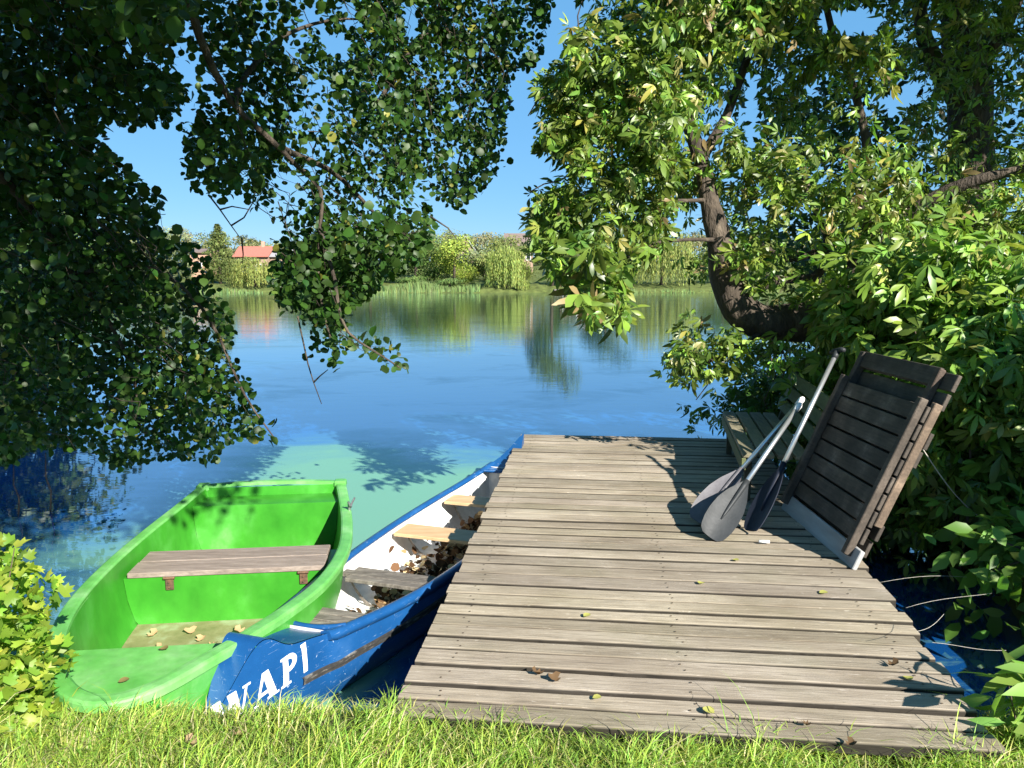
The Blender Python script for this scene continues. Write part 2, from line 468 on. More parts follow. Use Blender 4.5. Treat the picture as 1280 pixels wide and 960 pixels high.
# templates: (V,3) local x side, y along, z normal ; faces quads (tris repeat last vertex removed -> use tri arrays)
def tri_template(mid, side, fold=.12, droop=.1):
    """mid: list of y along the midrib; side: list of (halfwidth,y) between -> leaf of triangles"""
    V = []; T = []
    m = [(0, y, -droop * y * y) for y in mid]
    l = [(-w, y, fold * w - droop * y * y) for w, y in side]
    r = [(w, y, fold * w - droop * y * y) for w, y in side]
    V = m + l + r
    nm, ns = len(mid), len(side)
    L0 = nm; R0 = nm + ns
    # mid has ns+2 entries: base, one per side, tip
    for s0, flip in ((L0, False), (R0, True)):
        prev = None
        for k in range(ns):
            a, b = k, k + 1
            t = []
            if k == 0: t.append((0, s0, 1))
            else: t += [(k, s0 + k - 1, s0 + k), (k, s0 + k, k + 1)]
            if k == ns - 1: t.append((k + 1, s0 + k, k + 2))
            for q in t: T.append(q[::-1] if flip else q)
    return np.array(V, float), np.array(T, int)


T_ROUND = tri_template([0, .18, .45, .75, .97], [(.30, .17), (.47, .45), (.40, .76)], .18, .12)
T_OVAL = tri_template([0, .25, .6, 1.0], [(.20, .25), (.24, .6)], .2, .25)
T_LANCE = tri_template([0, .3, .65, 1.0], [(.13, .3), (.12, .65)], .2, .3)
T_LEAFLET = tri_template([0, .3, .62, .85, 1.0], [(.06, .28), (.17, .60), (.145, .82)], .25, .45)
T_LOBED = (np.array([(0, 0, 0), (-.35, .02, .03), (-.55, .35, .05), (-.28, .42, .02), (-.34, .75, .05), (-.12, .68, 0), (0, 1, -.06), (.12, .68, 0), (.34, .75, .05), (.28, .42, .02), (.55, .35, .05), (.35, .02, .03), (0, .4, -.04)], float),
           np.array([(12, i, i + 1) for i in range(11)] + [(12, 11, 0)], int)[:, [0, 2, 1]])


def compound(n=7, spread=115, wild=0.0):
    V = []; T = []
    for i in range(n):
        if wild and i > 1 and RNG.random() < .12 * wild: continue
        a = R(-spread + 2 * spread * i / (n - 1) + RNG.normal(0, 14) * wild)
        size = (1.0 - .45 * abs(i - (n - 1) / 2) / ((n - 1) / 2)) * (1 + RNG.normal(0, .18) * wild)
        v, t = T_LEAFLET
        v = v * size
        if wild:
            tw = RNG.normal(0, .55) * wild; dr = RNG.normal(.12, .28) * wild
            v = v.copy(); v[:, 2] += v[:, 0] * tw - dr * v[:, 1] ** 2
        c, s = math.cos(a), math.sin(a)
        w = np.stack([v[:, 0] * c + v[:, 1] * s, -v[:, 0] * s + v[:, 1] * c, v[:, 2]], 1)
        rr = np.hypot(w[:, 0], w[:, 1])
        w[:, 2] -= .28 * rr
        T.append(t + len(V)); V += list(w)
    return np.array(V), np.concatenate(T)


T_PALM = [compound(k, sp, 1.0) for k, sp in ((7, 115), (7, 105), (6, 100), (5, 90), (7, 120), (5, 80))]
T_PALM5 = [compound(k, sp, .8) for k, sp in ((5, 85), (5, 95), (7, 110), (5, 75))]
T_ALDER = [T_ROUND, tri_template([0, .2, .5, .8, 1.0], [(.24, .2), (.40, .48), (.30, .8)], .3, .3), tri_template([0, .16, .42, .7, .92], [(.33, .15), (.48, .42), (.36, .72)], -.15, .25)]
T_SHR = [T_LOBED, (T_LOBED[0] * np.array([.85, 1.05, 2.2]) , T_LOBED[1]), (T_LOBED[0] * np.array([1.1, .85, -2.0]), T_LOBED[1])]


def leaf_mesh(name, mat, parent, P, nrm, d, size, cols, tmpl, origin=None):
    P = np.asarray(P, float)
    n = len(P)
    if isinstance(tmpl, list):
        pick = RNG.integers(0, len(tmpl), n)
        nrm = np.asarray(nrm, float); d = np.asarray(d, float); size = np.broadcast_to(np.asarray(size, float), (n,)); cols = np.asarray(cols, np.float32)
        Vs, Fs, Cs, b = [], [], [], 0
        for k, (V0, T0) in enumerate(tmpl):
            q = pick == k; m = int(q.sum())
            if not m: continue
            W = np.einsum('vk,nkc->nvc', V0, frames(nrm[q], d[q])) * size[q][:, None, None] + P[q][:, None, :]
            Fs.append((T0[None] + (np.arange(m) * len(V0))[:, None, None]).reshape(-1, 3) + b)
            Vs.append(W.reshape(-1, 3)); Cs.append(np.repeat(cols[q], len(V0), 0)); b += m * len(V0)
        return mesh_obj(name, np.concatenate(Vs), np.concatenate(Fs), mat, parent, False, np.concatenate(Cs), origin)
    V0, T0 = tmpl
    fr = frames(np.asarray(nrm, float), np.asarray(d, float))
    size = np.broadcast_to(np.asarray(size, float), (n,))
    W = np.einsum('vk,nkc->nvc', V0, fr) * size[:, None, None] + P[:, None, :]
    Fc = (T0[None] + (np.arange(n) * len(V0))[:, None, None]).reshape(-1, 3)
    C = np.repeat(np.asarray(cols, np.float32), len(V0), 0)
    return mesh_obj(name, W.reshape(-1, 3), Fc, mat, parent, False, C, origin)


def leaf_cols(n, base, var=.3, hue=.15, odd=None, podd=0.0):
    base = np.asarray(base, float)
    c = base[None] * np.exp(RNG.normal(0, var, (n, 1)))
    c = c * np.exp(RNG.normal(0, hue, (n, 3)) * np.array([1, .4, 1]))
    if odd is not None and podd > 0:
        k = RNG.random(n) < podd
        c[k] = np.asarray(odd)[RNG.integers(0, len(odd), k.sum())] * np.exp(RNG.normal(0, .2, (k.sum(), 1)))
    return np.clip(c, 0, .9)


def clump_noise(P, s, seed):
    return np.array([mnoise.noise(Vector((p[0] * s + seed, p[1] * s, p[2] * s))) for p in P])


def twig_sprays(anchor, axis, nleaf, length, spread):
    """leaf positions + dirs along little twigs. anchor (n,3), axis (n,3)"""
    n = len(anchor)
    k = nleaf
    t = (np.arange(k) + .5) / k
    ax = axis / np.linalg.norm(axis, axis=1, keepdims=True)
    side = np.cross(ax, rand_unit(n)); side /= np.linalg.norm(side, axis=1, keepdims=True)
    L = length * RNG.uniform(.6, 1.25, (n, 1, 1))
    base = anchor[:, None] + ax[:, None] * (t[None, :, None] * L)
    sg = np.where(np.arange(k) % 2 == 0, 1, -1)[None, :, None]
    off = side[:, None] * sg * spread * RNG.uniform(.3, 1.2, (n, k, 1)) + RNG.normal(0, spread * .55, (n, k, 3))
    P = base + off
    d = side[:, None] * sg + ax[:, None] * .6 + RNG.normal(0, .5, (n, k, 3))
    return P.reshape(-1, 3), d.reshape(-1, 3)


def sample_poly(poly, n):
    poly = np.asarray(poly, float)
    lo, hi = poly.min(0), poly.max(0)
    out = []
    tot = 0
    while tot < n:
        q = RNG.uniform(lo, hi, (n * 2, 2))
        q = q[in_poly(q[:, 0], q[:, 1], poly)]
        out.append(q); tot += len(q)
    return np.concatenate(out)[:n]


def points_at(q, y):
    d = FWD[None] + np.array([[1.0, 0, 0]]) * ((q[:, :1] - 640) / F) + UP[None] * ((480 - q[:, 1:2]) / F)
    return CAM + d * (np.asarray(y).reshape(-1, 1) / d[:, 1:2])


# ----------------------------------------------------------------- the alder on the left
def alder():
    base = np.array([-3.9, .9, 0.0])
    t = empty('alder_tree', base, 'dark green alder with small round leaves whose limbs hang over the rowing boat', 'tree')
    mb = MB()
    trunk = spline([(-3.9, .9, -.3), (-3.85, .95, 1.0), (-3.6, 1.1, 2.4), (-3.4, 1.3, 3.6), (-3.3, 1.3, 5.2), (-3.1, 1.2, 7.0)], 16)
    mb.tube(trunk, np.linspace(.26, .10, 16), 10, wob=.12)
    def limb(p, r0, r1, n=14):
        s = spline(p, n)
        jit = np.array([[mnoise.noise(Vector((q[0] * 2 + 9 * k, q[1] * 2, q[2] * 2))) for k in range(3)] for q in s]) * .05
        mb.tube(s + jit, np.linspace(r0, r1, n), 6)
    limb([(-3.5, 1.2, 2.9), at_y(60, -120, 3.2), at_y(218, -5, 4.2), at_y(243, 38, 4.4), at_y(289, 128, 4.7), at_y(346, 181, 4.9), at_y(366, 201, 5.0), at_y(400, 238, 5.1), at_y(402, 290, 5.1), at_y(400, 350, 5.0), at_y(415, 420, 4.9)], .032, .007, 24)
    limb([(-3.6, 1.1, 2.2), at_y(-160, 150, 3.6), at_y(-40, 190, 4.5), at_y(40, 260, 5.0), at_y(90, 340, 5.3), at_y(150, 430, 5.5), at_y(180, 520, 5.4)], .05, .008, 20)
    limb([(-3.4, 1.3, 3.7), (-1.8, 3.5, 4.6), at_y(570, -60, 6.6), at_y(554, 0, 7.2), at_y(544, 27, 7.2), at_y(517, 57, 7.2), at_y(497, 84, 7.1), at_y(470, 130, 7.0), at_y(480, 200, 6.9)], .06, .010, 22)
    limb([at_y(554, 0, 7.2), at_y(600, 40, 7.4), at_y(590, 120, 7.5), at_y(575, 190, 7.5), at_y(565, 240, 7.5)], .02, .006, 12)
    limb([at_y(289, 128, 4.7), at_y(330, 60, 5.2), at_y(400, 30, 5.8), at_y(470, 20, 6.2)], .022, .006, 12)
    limb([at_y(346, 181, 4.9), at_y(420, 220, 5.6), at_y(480, 280, 6.0), at_y(520, 330, 6.0)], .022, .006, 12)
    limb([at_y(402, 290, 5.1), at_y(420, 340, 4.9), at_y(440, 420, 4.8), at_y(500, 460, 4.8)], .016, .005, 12)
    limb([at_y(90, 340, 5.3), at_y(180, 330, 5.2), at_y(260, 400, 5.2), at_y(310, 500, 5.2), at_y(345, 548, 5.2)], .018, .004, 12)
    limb([(-3.3, 1.3, 4.4), (-2.0, 1.2, 4.7), (-.6, 1.2, 4.9)], .09, .02, 10)
    limb([(-3.3, 1.3, 5.2), (-2.4, .3, 5.6), (-1.5, -.3, 5.8)], .07, .02, 10)
    limb([(-.6, 1.2, 4.9), (.1, 1.3, 3.9), (.35, 1.5, 3.0), (.42, 1.6, 2.75)], .02, .004, 10)
    limb([(-.6, 1.2, 4.9), (-.3, 1.9, 3.8), (.05, 2.1, 2.95)], .02, .004, 10)
    for pl in ([(262, 245), (275, 262), (289, 282), (300, 297)], [(289, 282), (305, 272), (315, 255), (319, 240)], [(275, 262), (290, 258), (312, 262)], [(372, 395), (385, 455), (392, 478), (402, 505)], [(392, 478), (400, 470), (410, 462)], [(302, 297), (304, 318), (303, 330)], [(537, 270), (560, 285), (572, 300)]):
        mb.tube([at_y(a, b, 5.0) for a, b in pl], [.006 - .0035 * i / (len(pl) - 1) for i in range(len(pl))], 4)
    polyA = [(-90, -140), (215, -140), (222, 0), (212, 60), (232, 125), (205, 152), (161, 158), (134, 146), (128, 168), (140, 190), (161, 212), (198, 242), (205, 265), (195, 279), (228, 298), (262, 310), (262, 345), (292, 400), (284, 440), (308, 470), (318, 505), (325, 535), (312, 548), (292, 535), (283, 556), (262, 580), (245, 582), (232, 570), (172, 578), (150, 585), (110, 560), (40, 560), (15, 582), (-90, 590)]
    polyA2 = [(300, 520), (335, 528), (352, 545), (345, 553), (318, 548), (296, 548), (280, 562)]
    polyB = [(225, -140), (700, -140), (690, 8), (682, 36), (676, 72), (646, 92), (640, 74), (634, 114), (630, 158), (620, 188), (644, 205), (620, 215), (610, 238), (582, 248), (573, 268), (558, 262), (552, 246), (540, 246), (526, 224), (512, 210), (534, 250), (541, 270), (543, 290), (528, 305), (530, 320), (500, 345), (478, 352), (460, 372), (440, 380), (432, 400), (436, 428), (470, 414), (492, 428), (512, 448), (518, 468), (492, 474), (470, 452), (446, 436), (428, 438), (430, 462), (402, 472), (380, 476), (376, 450), (390, 420), (372, 392), (350, 388), (330, 372), (340, 345), (368, 335), (372, 310), (352, 285), (336, 262), (318, 262), (300, 240), (270, 250), (255, 238), (236, 232), (222, 206), (235, 181), (222, 150), (240, 125), (225, 60)]
    holes = [[(393, 30), (440, 48), (442, 75), (410, 72)], [(500, 0), (522, 5), (524, 45), (506, 50)], [(428, 0), (445, 0), (447, 30), (432, 40)], [(512, 62), (530, 66), (528, 82), (512, 80)], [(372, 5), (395, 10), (400, 40), (380, 25)], [(338, 130), (352, 138), (348, 160), (336, 150)]]
    P = []; D = []; S = []
    TW = mb
    def fill(poly, n, depth, nleaf=14, length=.34, spread=.055, size=.054, gap=.0, gs=2.2, seed=0):
        q = sample_poly(poly, n)
        y = depth(q) + RNG.normal(0, .45, len(q))
        A = points_at(q, y)
        ax = np.stack([RNG.normal(.25, .5, n), RNG.normal(.15, .5, n), RNG.normal(-.55, .45, n)], 1)
        p, d = twig_sprays(A, ax, nleaf, length, spread)
        px, py, dep = project(p)
        ok = in_poly(px, py, poly)
        for h in holes: ok &= ~in_poly(px, py, h)
        p, d, px, py = p[ok], d[ok], px[ok], py[ok]
        k = clump_noise(p, gs, seed) > gap
        p, d = p[k], d[k]
        P.append(p); D.append(d); S.append(size * RNG.uniform(.75, 1.25, len(p)))
        for i in range(0, n, 3):
            a = A[i]; e = a + ax[i] / np.linalg.norm(ax[i]) * length * .8
            s = a + np.array([-.08, -.1, .14]) * RNG.uniform(.5, 1.2) + RNG.normal(0, .05, 3)
            m1 = project(np.array([s, e]))
            if in_poly(m1[0], m1[1], poly).all() and not any(in_poly(m1[0], m1[1], h).any() for h in holes):
                TW.tube([s, (s + a) / 2 + RNG.normal(0, .015, 3), a, (a + e) / 2 + RNG.normal(0, .03, 3), e], [.004, .0035, .003, .002, .001], 3, cap=False)
    fill(polyA, 1650, lambda q: 4.7 + (q[:, 1].clip(0, 600) / 600) * 1.3 + (q[:, 0] < 120) * .0, gap=-.30, seed=3)
    fill(polyA, 500, lambda q: np.full(len(q), 6.3), gap=-.25, seed=33)
    fill(polyA2, 26, lambda q: np.full(len(q), 5.2), length=.2)
    fill(polyB, 1000, lambda q: 4.9 + ((q[:, 0] - 230).clip(0, 400) / 400) * 2.2 - (q[:, 1] > 330) * .6, gap=-.28, seed=17)
    upB = [p for p in polyB if True]
    fill([(440, -140), (690, -140), (690, 8), (676, 72), (640, 92), (632, 158), (625, 205), (575, 262), (540, 246), (480, 200), (420, 150), (400, 90)], 520, lambda q: np.full(len(q), 7.4), size=.062, gap=-.2, seed=41)
    fill([(345, 300), (440, 262), (545, 272), (542, 292), (528, 320), (478, 352), (440, 380), (400, 400), (345, 372), (338, 345)], 300, lambda q: np.full(len(q), 5.6), seed=61, gap=-.35)
    # sprays nearer the camera along the top
    fill([(60, -140), (300, -140), (230, 40), (120, 45)], 90, lambda q: np.full(len(q), 3.5), gap=-.3)
    # unseen crown added overhead and out of frame to keep the hanging limbs in shade
    n = 2400
    A = np.stack([RNG.uniform(-5.2, .1, n), RNG.uniform(-.6, 3.6, n), RNG.uniform(3.3, 6.4, n)], 1)
    px, py, dep = project(A)
    # stay above the framed view and clear of the boats' sunlight
    keep = ((dep < .3) | (py < -60)) & ((A[:, 0] + .30 * (3 - A[:, 2])) < .1 + .25 * A[:, 1])
    A = A[keep]
    ax = np.stack([RNG.normal(0, .6, len(A)), RNG.normal(0, .6, len(A)), RNG.normal(-.2, .4, len(A))], 1)
    p, d = twig_sprays(A, ax, 11, .4, .07)
    P.append(p); D.append(d); S.append(.092 * RNG.uniform(.8, 1.25, len(p)))
    # drooping ends of two overhead limbs whose leaves shade the stern of the rowing boat
    A = np.concatenate([np.array([.40, 1.62, 2.86]) + RNG.normal(0, .14, (34, 3)), np.array([.02, 1.75, 2.82]) + RNG.normal(0, .14, (34, 3))])
    px, py, dep = project(A); A = A[py < -25]
    p, d = twig_sprays(A, rand_unit(len(A)) * .6 + np.array([0, 0, .3]), 8, .22, .05)
    P.append(p); D.append(d); S.append(.062 * RNG.uniform(.8, 1.2, len(p)))
    P = np.concatenate(P); D = np.concatenate(D); S = np.concatenate(S)
    S = S * RNG.uniform(.65, 1.25, len(P))
    nrm = rand_unit(len(P)) * .95 + np.array([.05, -.25, .45])
    C = leaf_cols(len(P), (.027, .062, .010), .28, .12, [(.16, .16, .03), (.10, .16, .03)], .03)
    leaf_mesh('crown', M['alder_leaf'], t, P, nrm, D, S, C, T_ALDER)
    mb.build('trunk', M['bark'], t, True)


alder()

# ----------------------------------------------------------------- the chestnut leaning over the water
CH_HOLES = [[(1018, 8), (1105, 5), (1100, 42), (1060, 48), (1020, 38)], [(931, 87), (950, 92), (949, 170), (932, 190)], [(998, 98), (1022, 102), (1020, 118), (1000, 118)], [(1085, 117), (1120, 112), (1152, 87), (1150, 135), (1112, 146)], [(931, 248), (966, 250), (962, 275), (935, 272)], [(715, 10), (742, 0), (728, 40), (716, 60)]]


def chestnut():
    base = np.array([4.3, 6.6, -.1])
    t = empty('chestnut_tree', base, 'leaning chestnut with a thick bent trunk and sunlit drooping leaves over the dock', 'tree')
    mb = MB()
    def limb(pl, radii, n=20, sides=10, wob=.18):
        pts = [np.array(p) if len(p) == 3 else None for p in pl]
        s = spline(pts, n); r = spline(np.array(radii)[:, None], n)[:, 0]
        mb.tube(s, r, sides, wob=wob)
    limb([(4.4, 6.7, -.6), (4.1, 6.6, .2), at_y(1120, 425, 6.5), at_y(1035, 402, 6.5), at_y(960, 404, 6.45), at_y(926, 388, 6.4), at_y(908, 350, 6.4), at_y(900, 305, 6.45), at_y(886, 250, 6.5), at_y(876, 200, 6.6), at_y(850, 120, 6.7), at_y(830, 40, 6.8), at_y(815, -60, 6.9)], [.27, .24, .20, .19, .155, .15, .125, .11, .075, .065, .05, .035, .02], 36, 12)
    limb([at_y(1035, 402, 6.55), at_y(1050, 362, 6.6), at_y(1085, 310, 6.6), at_y(1140, 265, 6.5), at_y(1200, 232, 6.3), at_y(1290, 208, 6.1)], [.13, .085, .07, .06, .05, .03], 18, 8)
    limb([at_y(926, 388, 6.4), at_y(950, 358, 6.7), at_y(985, 348, 6.9), at_y(1020, 345, 7.0), at_y(1035, 300, 7.1), at_y(1010, 240, 7.1), at_y(1000, 180, 7.2)], [.07, .05, .045, .04, .04, .03, .02], 20, 7)
    limb([at_y(1030, 310, 7.1), at_y(985, 325, 7.0), at_y(950, 305, 6.9), at_y(925, 308, 6.8)], [.035, .03, .022, .015], 12, 6)
    limb([at_y(1085, 310, 6.6), at_y(1080, 240, 6.9), at_y(1085, 195, 7.0), at_y(1070, 120, 7.1), at_y(1040, 40, 7.2), at_y(1020, -60, 7.3)], [.055, .05, .045, .035, .03, .02], 16, 7)
    limb([at_y(876, 200, 6.6), at_y(910, 140, 6.8), at_y(935, 70, 7.0), at_y(960, 10, 7.1), at_y(985, -60, 7.2)], [.05, .04, .035, .03, .02], 14, 7)
    limb([at_y(886, 250, 6.5), at_y(830, 250, 6.2), at_y(780, 235, 6.0), at_y(720, 220, 5.9)], [.02, .015, .011, .005], 12, 6)
    limb([at_y(900, 300, 6.45), at_y(850, 300, 6.1), at_y(800, 310, 5.9), at_y(765, 345, 5.7), at_y(755, 385, 5.6)], [.02, .015, .012, .008, .004], 12, 6)
    limb([at_y(850, 120, 6.7), at_y(790, 110, 6.4), at_y(740, 90, 6.2), at_y(700, 95, 6.1)], [.035, .022, .015, .006], 12, 6)
    limb([at_y(960, 408, 6.4), at_y(930, 430, 6.3), at_y(890, 450, 6.3), at_y(850, 470, 6.3)], [.03, .02, .014, .006], 12, 6)
    for pl, y in (([(728, 0), (722, 20), (724, 45), (716, 60)], 6.1), ([(660, 145), (672, 125), (690, 118), (700, 122)], 6.0), ([(662, 240), (680, 230), (700, 226), (716, 215)], 6.0), ([(985, 500), (975, 480), (985, 455), (975, 430), (965, 412)], 6.4), ([(870, 500), (885, 480), (890, 465), (900, 445)], 6.3), ([(950, 560), (962, 520), (955, 500), (970, 470), (962, 440)], 7.4)):
        mb.tube([at_y(a, b, y) for a, b in pl], [.004 + .004 * i / (len(pl) - 1) for i in range(len(pl))], 5)
    mb.build('trunk', M['bark'], t, True)

    poly = [(735, -140), (1420, -140), (1420, 300), (1280, 300), (1200, 310), (1120, 350), (1050, 372), (1035, 400), (1000, 385), (955, 372), (930, 360), (905, 330), (885, 345), (860, 350), (846, 330), (835, 312), (815, 308), (795, 325), (778, 348), (788, 375), (790, 396), (762, 404), (742, 404), (724, 388), (705, 352), (690, 345), (676, 322), (664, 292), (658, 262), (662, 238), (700, 234), (716, 216), (692, 196), (672, 184), (668, 166), (682, 132), (670, 112), (674, 92), (704, 78), (714, 52), (718, 20)]
    low = [(846, 395), (870, 380), (905, 395), (940, 420), (1040, 425), (1040, 450), (1000, 470), (960, 462), (945, 440), (925, 465), (900, 470), (870, 480), (845, 478), (822, 468), (832, 440), (850, 420)]
    P = []; D = []; S = []; NR = []
    def fill(pg, n, depth, size=.082, gap=-.2, gs=1.7, seed=0, jit=.3, k=8, holes=CH_HOLES):
        q = sample_poly(pg, n)
        A = points_at(q, depth(q) + RNG.normal(0, jit, n))
        g = clump_noise(A, gs, seed) > gap
        A = A[g]
        ax = np.stack([RNG.normal(-.2, .5, len(A)), RNG.normal(-.35, .4, len(A)), RNG.normal(-.3, .4, len(A))], 1)
        p, d = twig_sprays(A, ax, k, .2, .08)
        d = d + np.array([-.15, -.45, -.45])
        px, py, dep = project(p)
        ok = in_poly(px, py, pg)
        for h in holes: ok &= ~in_poly(px, py, h)
        p, d = p[ok], d[ok]
        P.append(p); D.append(d); S.append(size * RNG.uniform(.65, 1.2, len(p)))
        NR.append(rand_unit(len(p)) * 1.0 + np.array([.15, -.35, .65]))
    front = [q for q in poly if q not in ((735, -140), (1420, -140))]; front = [(735, -140), (1105, -140), (1125, 150), (1420, 120)] + front
    fill(front, 2300, lambda q: 6.0 + .0012 * (q[:, 0] - 700), gap=.17, gs=1.25, seed=5)
    fill(poly, 800, lambda q: np.full(len(q), 7.1), gap=-.2, seed=8, size=.075)
    fill(poly, 620, lambda q: np.full(len(q), 8.2), gap=-.1, seed=12, jit=.4, size=.075)
    fill([(660, -140), (860, -140), (860, 120), (845, 300), (780, 345), (790, 396), (745, 404), (700, 345), (664, 292), (662, 238), (716, 216), (672, 180), (674, 95), (714, 52)], 620, lambda q: np.full(len(q), 6.0), gap=.06, gs=1.5, seed=22)
    fill([(720, 300), (800, 305), (775, 345), (790, 396), (742, 404), (720, 380)], 36, lambda q: np.full(len(q), 5.5), size=.125, gap=-.6, seed=29)
    fill([(880, 560), (850, 530), (822, 512), (850, 500), (900, 505), (990, 500), (1010, 470), (1040, 470), (1050, 560)], 40, lambda q: np.full(len(q), 7.8), gap=-.3, seed=31)
    fill(low, 70, lambda q: np.full(len(q), 6.4), gap=-.3, seed=19)
    n = 1700  # unseen crown above the frame, added to shade the back leaf layers
    A = np.stack([RNG.uniform(1.6, 7.0, n), RNG.uniform(4.7, 7.6, n), RNG.uniform(4.3, 7.2, n)], 1)
    px, py, dep = project(A); A = A[py < -30]
    p, d = twig_sprays(A, rand_unit(len(A)) + np.array([0, 0, -.4]), 5, .3, .12)
    P.append(p); D.append(d); S.append(.2 * RNG.uniform(.7, 1.2, len(p))); NR.append(rand_unit(len(p)) * .6 + np.array([.1, -.3, .8]))
    P = np.concatenate(P); D = np.concatenate(D); S = np.concatenate(S); NR = np.concatenate(NR)
    C = leaf_cols(len(P), (.115, .178, .028), .42, .14, [(.26, .24, .05), (.22, .16, .07), (.32, .30, .11)], .09)
    leaf_mesh('crown', M['chestnut_leaf'], t, P, NR, D, S, C, T_PALM)


chestnut()


def shade_tree():
    t = empty('lime_tree', (5.6, 9.2, 0), 'tall dark tree in shade behind the chestnut with an upright trunk', 'tree')
    mb = MB()
    s = spline([(5.5, 9.2, -.4), (5.45, 9.2, 1.5), at_y(1212, 120, 9.2), at_y(1200, 20, 9.2), at_y(1195, -120, 9.2), (5.0, 9.0, 8.5)], 18)
    mb.tube(s, np.linspace(.30, .12, 18), 12, wob=.15)
    s = spline([at_y(1215, 150, 9.2), at_y(1160, 60, 9.0), at_y(1140, -60, 9.0)], 10)
    mb.tube(s, np.linspace(.13, .05, 10), 8, wob=.15)
    s = spline([at_y(1213, 100, 9.2), at_y(1260, 20, 9.0), at_y(1300, -80, 8.8)], 10)
    mb.tube(s, np.linspace(.13, .05, 10), 8, wob=.15)
    mb.build('trunk', M['bark'], t, True)
    poly = [(1110, -140), (1450, -140), (1450, 420), (1280, 400), (1180, 360), (1080, 340), (1110, 260), (1140, 200), (1100, 150), (1150, 130), (1160, 60)]
    P = []; D = []
    q = sample_poly(poly, 520)
    A = points_at(q, RNG.uniform(8.6, 11.5, len(q)))
    p, d = twig_sprays(A, rand_unit(len(A)) + np.array([0, 0, -.4]), 12, .5, .12); P.append(p); D.append(d)
    q = sample_poly([(830, -140), (1130, -140), (1120, 180), (1100, 330), (960, 345), (930, 290), (905, 240), (915, 120), (860, 60)], 620)
    A = points_at(q, RNG.uniform(8.9, 11.0, len(q)))
    p, d = twig_sprays(A, rand_unit(len(A)) + np.array([0, 0, -.4]), 12, .5, .12); P.append(p); D.append(d)
    n = 900  # unseen crown toward the sun, added to keep this tree in shade
    A = np.stack([RNG.uniform(5.6, 9.5, n), RNG.uniform(4.2, 9.5, n), RNG.uniform(4.6, 9.0, n)], 1)
    px, py, dep = project(A)
    A = A[(py < -40) | (px > 1340)]
    p, d = twig_sprays(A, rand_unit(len(A)) + np.array([0, 0, -.4]), 12, .5, .14); P.append(p); D.append(d)
    P = np.concatenate(P); D = np.concatenate(D)
    px, py, dep = project(P)
    ok = np.ones(len(P), bool)
    for h in CH_HOLES: ok &= ~in_poly(px, py, h)
    P, D = P[ok], D[ok]
    C = leaf_cols(len(P), (.024, .052, .011), .3, .12)
    leaf_mesh('crown', M['alder_leaf'], t, P, rand_unit(len(P)) * .8 + np.array([0, 0, .5]), D, RNG.uniform(.09, .14, len(P)), C, T_OVAL)


shade_tree()


# ----------------------------------------------------------------- shrubs on the banks
def shrub(name, label, cat, base, stems, blobs, nspray, tmpl, size, col, mat='shrub_leaf', group=None, poly=None, nleaf=5, up=.7, odd=None, podd=.0, length=.22, spread=.07, stem_r=.012, sun_bias=True):
    """stems: list of point lists; blobs: (centre, radii, weight)"""
    t = empty(name, base, label, cat, group)
    mb = MB()
    for s in stems:
        ss = spline(s, 10)
        mb.tube(ss, np.linspace(stem_r, stem_r * .3, 10), 5)
    mb.build('stems', M['twig'], t, True)
    w = np.array([b[2] for b in blobs], float); w /= w.sum()
    A = []
    for (c, r, ww), k in zip(blobs, w):
        n = max(1, int(nspray * k))
        v = rand_unit(n) * (RNG.random((n, 1)) ** .45)
        A.append(np.asarray(c)[None] + v * np.asarray(r)[None])
    A = np.concatenate(A)
    ax = rand_unit(len(A)) * .7 + np.array([0, -.1, .15])
    p, d = twig_sprays(A, ax, nleaf, length, spread)
    d = d + np.array([0, -.2, -.25])
    if poly is not None:
        px, py, dep = project(p)
        k = in_poly(px, py, poly)
        p, d = p[k], d[k]
    k = p[:, 2] > np.maximum(ground_h(p[:, 0], p[:, 1]), WATER_Z) + .03
    p, d = p[k], d[k]
    nrm = rand_unit(len(p)) * .8 + np.array([.15, -.3, up])
    C = leaf_cols(len(p), col, .25, .12, odd, podd)
    leaf_mesh('foliage', M[mat], t, p, nrm, d, size * RNG.uniform(.65, 1.25, len(p)), C, tmpl)
    return t


